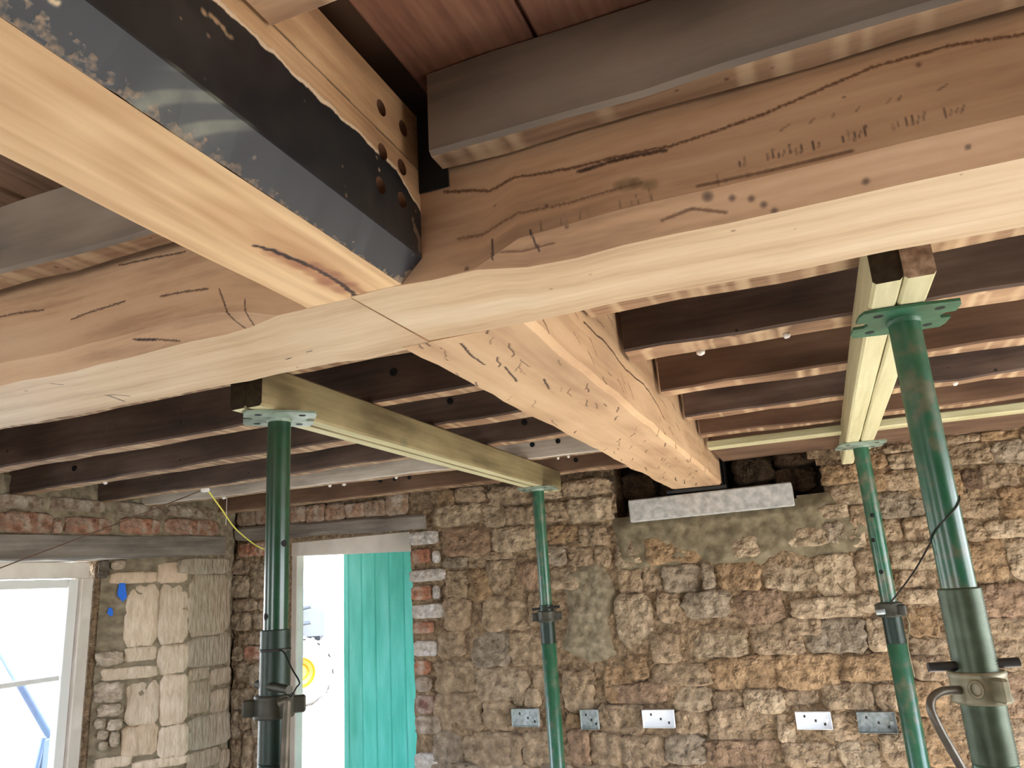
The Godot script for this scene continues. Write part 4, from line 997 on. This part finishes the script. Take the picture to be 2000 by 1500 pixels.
func build_props():
	var dirty := {"outer": M.thread_dark, "thread": M.thread_dark, "inner": M.green, "plate": M.plate_grey, "collar": M.collar_dark}
	var worn := {"outer": M.green_worn, "thread": M.thread, "inner": M.green_worn, "plate": M.plate_green, "collar": M.collar}
	var worn2 := {"outer": M.green_worn, "thread": M.thread_dark, "inner": M.green_worn, "plate": M.plate_grey, "collar": M.collar_dark}
	# left near prop
	var x := -1.10; var z := -1.372
	var p := prop(x, z, -0.058, -0.186, 0.72, dirty, 0.67, "dark green steel prop under the left timbers' near end, in front of the doorway")
	var tocam := atan2(z, -x)   # bearing of the viewer as (cos, -sin)
	holes_on(p, x, z, [[-0.03, tocam - 0.95], [0.12, tocam - 0.95 + PI * 0.5], [-0.045, tocam + 2.2]])
	part("pin_ring", lathe(v(x, -0.098, z), [Vector2(0.031, -0.003), Vector2(0.0335, 0.0), Vector2(0.031, 0.003)], 24), p, M.iron)
	part("pin", rod([v(x - 0.036, -0.165, z + 0.01), v(x + 0.072, -0.172, z + 0.045)], 0.0085, 12, false), p, M.collar_dark)
	part("handle", rod([v(x + 0.040, -0.20, z + 0.034), v(x + 0.054, -0.196, z + 0.030), v(x + 0.053, -0.215, z + 0.028), v(x + 0.045, -0.30, z + 0.022), v(x + 0.035, -0.52, z + 0.018)], 0.0085, 10), p, M.handle)
	part("pin_wire", rod([v(x + 0.026, -0.098, z + 0.021), v(x + 0.040, -0.103, z + 0.022), v(x + 0.062, -0.135, z + 0.024), v(x + 0.082, -0.160, z + 0.026), v(x + 0.078, -0.170, z + 0.03), v(x + 0.072, -0.186, z + 0.04), v(x + 0.070, -0.176, z + 0.045)], 0.0016, 6), p, M.black)
	# near right prop
	x = 0.19; z = -1.40
	p = prop(x, z, -0.046, -0.168, 0.10, worn, 2.0, "worn green steel prop nearest the camera on the right, with a hanging handle")
	tocam = atan2(z, -x)
	part("pin", rod([v(x - 0.066, -0.160, z + 0.02), v(x + 0.060, -0.158, z - 0.006)], 0.007, 10, false), p, M.iron)
	part("eyelet", ring_at(v(x, -0.190, z) + Vector3(cos(tocam - 0.12), 0, -sin(tocam - 0.12)) * 0.040, Vector3(cos(tocam - 0.12), 0, -sin(tocam - 0.12)), 0.011, 0.0028), p, M.collar)
	part("handle", rod([v(x - 0.030, -0.192, z + 0.025), v(x - 0.058, -0.192, z + 0.045), v(x - 0.075, -0.205, z + 0.055), v(x - 0.072, -0.235, z + 0.060), v(x - 0.040, -0.33, z + 0.055), v(x + 0.0, -0.50, z + 0.05)], 0.0062, 10), p, M.handle)
	var spir := []
	for k in 14:
		var t := k / 13.0
		var a := tocam - 1.5 + 3.1 * t
		spir.append(v(x, 0.0, z) + Vector3(cos(a), 0, -sin(a)) * 0.0272 + Vector3.UP * lerpf(0.025, 0.095, t))
	part("tie_wire", rod([v(x - 0.10, -0.065, z - 0.02), v(x - 0.06, -0.02, z - 0.005)] + spir, 0.0014, 6), p, M.iron)
	# far right prop
	x = 0.181; z = -2.896
	p = prop(x, z, -0.128, -0.130, 0.10, worn2, 2.3, "slim green steel prop against the stone wall under the far end of the right timbers")
	tocam = atan2(z, -x)
	holes_on(p, x, z, [[0.157, tocam - 0.1], [0.075, tocam - 0.6], [-0.03, tocam - 0.3]])
	part("tie_wire", rod([v(x + 0.034, -0.15, z + 0.02), v(x + 0.045, -0.2, z + 0.03), v(x + 0.030, -0.26, z + 0.03), v(x + 0.032, -0.36, z + 0.03)], 0.0016, 6), p, M.collar)
	part("pin", rod([v(x - 0.045, -0.158, z + 0.035), v(x - 0.02, -0.156, z + 0.042)], 0.009, 10, false), p, M.galv)
	# far middle prop
	x = -1.106; z = -3.11
	p = prop(x, z, -0.085, -0.108, 0.05, worn2, 0.35, "slim green steel prop under the far end of the left timbers, between doorway and padstone")
	part("pin", rod([v(x - 0.055, -0.100, z + 0.02), v(x + 0.065, -0.094, z + 0.02)], 0.006, 8, false), p, M.iron)

func ring_at(c: Vector3, n: Vector3, r: float, t: float) -> ArrayMesh:
	var u := Vector3.UP; var w := n.cross(u).normalized()
	var pts := []
	for k in 21: pts.append(c + (w * cos(TAU * k / 20.0) * 0.8 + u * sin(TAU * k / 20.0)) * r)
	return rod(pts, t, 8, false)

func build_small_things():
	var st := st_new()
	box_in(st, Transform3D(Basis(Vector3(0, 0, 1), 0.012), v(-0.438, 0.304, -3.56)), Vector3(0.360, 0.051, 0.085), 0.005)
	var o := MeshInstance3D.new(); o.name = "padstone"; o.mesh = done(st, M.concrete); add_child(o)
	tag(o, "pale grey concrete padstone in the stone wall carrying the cracked oak beam", "padstone")
	st = st_new()
	bx(st, v(-0.62, 0.3605, -3.49), v(-0.35, 0.3785, -3.64), 0.002)
	bx(st, v(-0.367, 0.379, -3.500), v(-0.3645, 0.50, -3.62), 0.001); bx(st, v(-0.357, 0.3785, -3.505), v(-0.3545, 0.49, -3.61), 0.001)
	o = MeshInstance3D.new(); o.name = "damp_proof_strip"; o.mesh = done(st, M.dpc); add_child(o)
	tag(o, "black plastic damp-proof strip folded under the beam end on the padstone", "membrane")
	# black strip filling the gap at the end of the near beam
	st = st_new()
	quad(st, v(-0.409, 0.43, -0.785), v(-0.378, 0.505, -0.787), v(-0.380, 0.60, -0.787), v(-0.409, 0.60, -0.787), Vector3.BACK)
	o = MeshInstance3D.new(); o.name = "damp_proof_strip_001"; o.mesh = box_mesh(v(-0.4145, 0.50, -0.7865), v(-0.372, 0.62, -0.789), 0.0005); o.material_override = M.black; add_child(o)
	tag(o, "black strip filling the gap at the end of the near painted beam", "membrane")
	# five metal socket boxes let into the stone wall
	var lab := ["leftmost metal socket box in the stone wall, splashed with mortar", "narrow metal socket box just right of the middle prop", "shiny pale double socket box third from the left in the stone wall", "brightest white double socket box in the stone wall, left of the slim right prop", "dull grey double socket box beside the slim right prop"]
	var bxs := [[-1.438, -1.308, -0.622, -0.546], [-1.108, -1.028, -0.632, -0.551], [-0.828, -0.692, -0.624, -0.552], [-0.201, -0.067, -0.626, -0.561], [0.027, 0.165, -0.638, -0.562]]
	for i in 5:
		var q: Array = bxs[i]
		var t := thing("socket_box", lab[i], "socket box", v((q[0] + q[1]) * 0.5, q[2], -3.5))
		var yaw := 0.0
		var m: Material = [M.galv, M.galv, M.galv_bright, M.galv_bright, M.galv_dull][i]
		var zb := -3.486; var zf := -3.462
		part("back", box_mesh(v(q[0] + 0.001, q[2] + 0.001, zb), v(q[1] - 0.001, q[3] - 0.001, zb - 0.0015), 0.0004), t, m)
		for wq in [[q[0], q[0] + 0.0015, q[2], q[3]], [q[1] - 0.0015, q[1], q[2], q[3]], [q[0], q[1], q[2], q[2] + 0.0015], [q[0], q[1], q[3] - 0.0015, q[3]]]:
			part("side", box_mesh(v(wq[0], wq[2], zb), v(wq[1], wq[3], zf), 0.0004), t, m)
		for s in [0.12, 0.88]:
			var hc := v(lerpf(q[0], q[1], s), lerpf(q[2], q[3], 0.5), zf - 0.004)
			part("lug", box_mesh(hc + Vector3(-0.005, -0.006, 0), hc + Vector3(0.005, 0.006, 0.0015), 0.0005), t, m)
		for s in [[0.25, 0.7], [0.55, 0.45], [0.8, 0.25]]:
			var hc := v(lerpf(q[0], q[1], s[0]), lerpf(q[2], q[3], s[1]), zb + 0.0002)
			part("knockout", box_mesh(hc + Vector3(-0.004, -0.005, 0), hc + Vector3(0.004, 0.005, 0.0006), 0.0002), t, M.iron)
	# cable, cord and strings
	o = MeshInstance3D.new(); o.name = "cord"; o.mesh = rod([v(-2.492, 0.490, -2.588), v(-2.76, 0.33, -2.32), v(-3.02, 0.185, -2.07), v(-3.09, 0.14, -2.0)], 0.0026, 8); o.material_override = M.brown_wire; add_child(o)
	tag(o, "thin brown cord stretched from a white tape wad across the window lintel", "cord")
	o = MeshInstance3D.new(); o.name = "cable"; o.mesh = rod([v(-2.474, 0.490, -2.612), v(-2.55, 0.43, -2.78), v(-2.67, 0.355, -3.02), v(-2.78, 0.285, -3.32), v(-2.76, 0.255, -3.455), v(-2.70, 0.20, -3.46)], 0.0033, 8); o.material_override = M.yellow; add_child(o)
	tag(o, "thin yellow cable hanging from a white tape wad toward the doorway", "cable")
	o = MeshInstance3D.new(); o.name = "string"; o.mesh = rod([v(-2.61, 0.50, -2.88), v(-2.611, 0.43, -2.881), v(-2.61, 0.365, -2.88)], 0.0016, 6); o.material_override = M.plaster; add_child(o)
	tag(o, "short white string hanging beside the yellow cable", "string")
	o = MeshInstance3D.new(); o.name = "tape_wad"; o.mesh = lump_mesh(v(-2.48, 0.495, -2.60), 0.022, 0.013); o.material_override = M.plaster; add_child(o)
	tag(o, "white wad of tape holding cord and cable under a dark joist", "tape")
	# plaster crumbs left on lath nails under the joists
	var crumbs := [[0.0, 0.497, -1.705], [-0.19, 0.497, -1.73], [-2.35, 0.498, -2.87], [-2.31, 0.497, -2.885], [-2.05, 0.498, -2.92], [-1.98, 0.497, -2.93], [-1.70, 0.498, -2.92], [-2.62, 0.496, -2.87], [-2.60, 0.498, -2.19], [-0.95, 0.498, -2.945], [-0.90, 0.498, -2.93], [0.44, 0.498, -2.50]]
	for q in crumbs:
		o = MeshInstance3D.new(); o.name = numbered("plaster_crumb", self); o.mesh = lump_mesh(v(q[0], q[1], q[2]), rng.randf_range(0.006, 0.011), 0.008); o.material_override = M.plaster; add_child(o)
		tag(o, "small white crumb of old plaster stuck under a joist", "plaster", "plaster crumbs under the joists")
	# knot and nail holes in the joist faces are shallow dark pits
	# scraps of blue plastic in the hole beside the window frame
	var d := Vector3(-0.28, 0, 0.32).normalized(); var n := Vector3(0.32, 0, 0.28).normalized()
	for q in [[0.325, 0.095, 0.03, 0.05, "larger scrap of bright blue plastic stuffed in the hole beside the window frame"], [0.37, -0.0, 0.018, 0.022, "small scrap of bright blue plastic below the larger one beside the window frame"]]:
		var c: Vector3 = Vector3(-3.1, Y0, -3.18) + d * q[0] + Vector3.UP * q[1] + n * 0.012
		var pl := PackedVector2Array([Vector2(-0.4, -1), Vector2(0.5, -0.8), Vector2(0.9, 0.6), Vector2(0.3, 1.0), Vector2(-0.6, 0.3)])
		var sc := PackedVector2Array()
		for e in pl: sc.append(Vector2(e.x * q[2], e.y * q[3]))
		o = MeshInstance3D.new(); o.name = numbered("plastic_scrap", self); o.mesh = plate(sc, Transform3D(Basis(-d, n, Vector3.DOWN).orthonormalized(), c), 0.004); o.material_override = M.blue; add_child(o)
		tag(o, q[4], "plastic scrap")

func lump_mesh(c: Vector3, r: float, hgt: float) -> ArrayMesh:
	var st := st_new(); st.set_smooth_group(1)
	var sd := rng.randf() * 99.0
	var rows := 5; var seg := 8
	var g := []
	for i in rows + 1:
		var ring := []
		for k in seg:
			var th := PI * i / rows; var ph := TAU * k / seg
			var d := Vector3(sin(th) * cos(ph), cos(th), sin(th) * sin(ph))
			ring.append(c + d * Vector3(r, hgt, r) * (1.0 + 0.4 * wob.get_noise_3d(d.x + sd, d.y, d.z)))
		g.append(ring)
	for i in rows:
		for k in seg:
			var k2 := (k + 1) % seg
			quad(st, g[i][k], g[i][k2], g[i + 1][k2], g[i + 1][k], (g[i][k] + g[i + 1][k2]) * 0.5 - c)
	return done(st)

func build_outside():
	var g := struct("ground"); part("yard", box_mesh(Vector3(-40, -0.3, -40), Vector3(30, -0.06, 30)), g, M.yard)
	# wheeled site machine beyond the doorway
	var wc := v(-8.30, -1.157, -11.0)
	var t := thing("site_machine", "site machine with a yellow wheel hub standing in the yard beyond the doorway", "machine", Vector3(wc.x, -0.06, wc.z))
	var prof := []
	for k in 17:
		var a := PI * k / 16.0 - PI * 0.5
		prof.append(Vector2(0.44 + 0.11 * cos(a), 0.16 * sin(a)))
	var face := Basis(Vector3.UP, 0.62) * Basis(Vector3.RIGHT, PI * 0.5)
	part("tyre", moved(lathe(Vector3.ZERO, [Vector2(0.24, -0.16)] + prof + [Vector2(0.24, 0.16)], 40), Transform3D(face, wc)), t, M.rubber)
	var tr := st_new()
	for k in 26:
		var a := TAU * k / 26.0
		box_in(tr, Transform3D(face * Basis(Vector3.UP, a), wc + face * (Basis(Vector3.UP, a) * Vector3(0.545, 0.05 if k % 2 == 0 else -0.05, 0))), Vector3(0.022, 0.1, 0.028), 0.006)
	part("tread", done(tr), t, M.rubber)
	part("hub", moved(lathe(Vector3.ZERO, [Vector2(0.0, -0.02), Vector2(0.0, 0.04), Vector2(0.10, 0.045), Vector2(0.13, 0.0), Vector2(0.20, 0.03), Vector2(0.245, 0.15), Vector2(0.25, -0.05)], 32), Transform3D(face, wc)), t, M.machine_yellow)
	var st := st_new()
	box_in(st, Transform3D(Basis(Vector3.UP, 0.62), wc + Vector3(-0.25, 0.75, -0.3)), Vector3(0.42, 0.28, 0.35), 0.08)
	part("body", done(st), t, M.machine_dark)
	part("tank", moved(lathe(Vector3.ZERO, [Vector2(0.0, -0.28), Vector2(0.12, -0.25), Vector2(0.17, 0.0), Vector2(0.12, 0.30), Vector2(0.0, 0.33)], 20), Transform3D(Basis(Vector3.FORWARD, -0.25), wc + Vector3(-0.04, 1.22, 0.1))), t, M.machine_blue)
	part("arm", rod([wc + Vector3(-0.3, 0.95, 0.15), wc + Vector3(0.36, 1.04, 0.2)], 0.03, 10, false), t, M.machine_dark)
	part("arm", rod([wc + Vector3(-0.3, 0.72, 0.2), wc + Vector3(0.36, 0.79, 0.2)], 0.03, 10, false), t, M.machine_dark)
	part("mast", rod([wc + Vector3(0.02, 0.3, 0.1), wc + Vector3(-0.02, 1.2, 0.1)], 0.07, 12, false), t, M.machine_dark)
	part("axle", rod([wc, wc + face * Vector3(0, -0.9, 0)], 0.07, 12, false), t, M.machine_dark)
	part("tyre", moved(lathe(Vector3.ZERO, [Vector2(0.24, -0.16)] + prof + [Vector2(0.24, 0.16)], 40), Transform3D(face, wc + face * Vector3(0, -1.1, 0))), t, M.rubber)
	# pole and trestle outside the window
	var a0 := v(-5.4, -0.141, -3.766); var a1 := v(-5.4, -0.72, -4.168)
	var o := MeshInstance3D.new(); o.name = "pole"; o.mesh = rod([a0 - (a1 - a0) * 1.2, a0 + (a1 - a0) * 2.6], 0.030, 12, false); o.material_override = M.machine_blue; add_child(o)
	tag(o, "leaning blue-grey pole in the yard outside the window, across its glazing bar", "pole")
	var r := thing("trestle", "small blue-grey trestle in the yard outside the window, right of the leaning pole", "trestle", v(-5.4, -1.75, -4.2))
	var k := 0.94
	for q in [[-0.845, -4.20, -1.80, -4.02], [-0.845, -4.20, -1.80, -4.36], [-0.855, -4.30, -1.80, -4.44], [-1.05, -4.12, -1.06, -4.30]]:
		part("rail", rod([v(-5.4 * k, q[0] * k, q[1] * k), v(-5.4 * k, q[2], q[3] * k)], 0.018, 8, false), r, M.machine_blue)
	part("board", box_mesh(v(-5.42 * k, -0.86 * k, -4.19 * k), v(-5.38 * k, -1.06 * k, -4.30 * k), 0.004), r, M.machine_blue)

func moved(m: ArrayMesh, tf: Transform3D) -> ArrayMesh:
	var st := SurfaceTool.new(); st.begin(Mesh.PRIMITIVE_TRIANGLES); st.append_from(m, 0, tf); return st.commit()
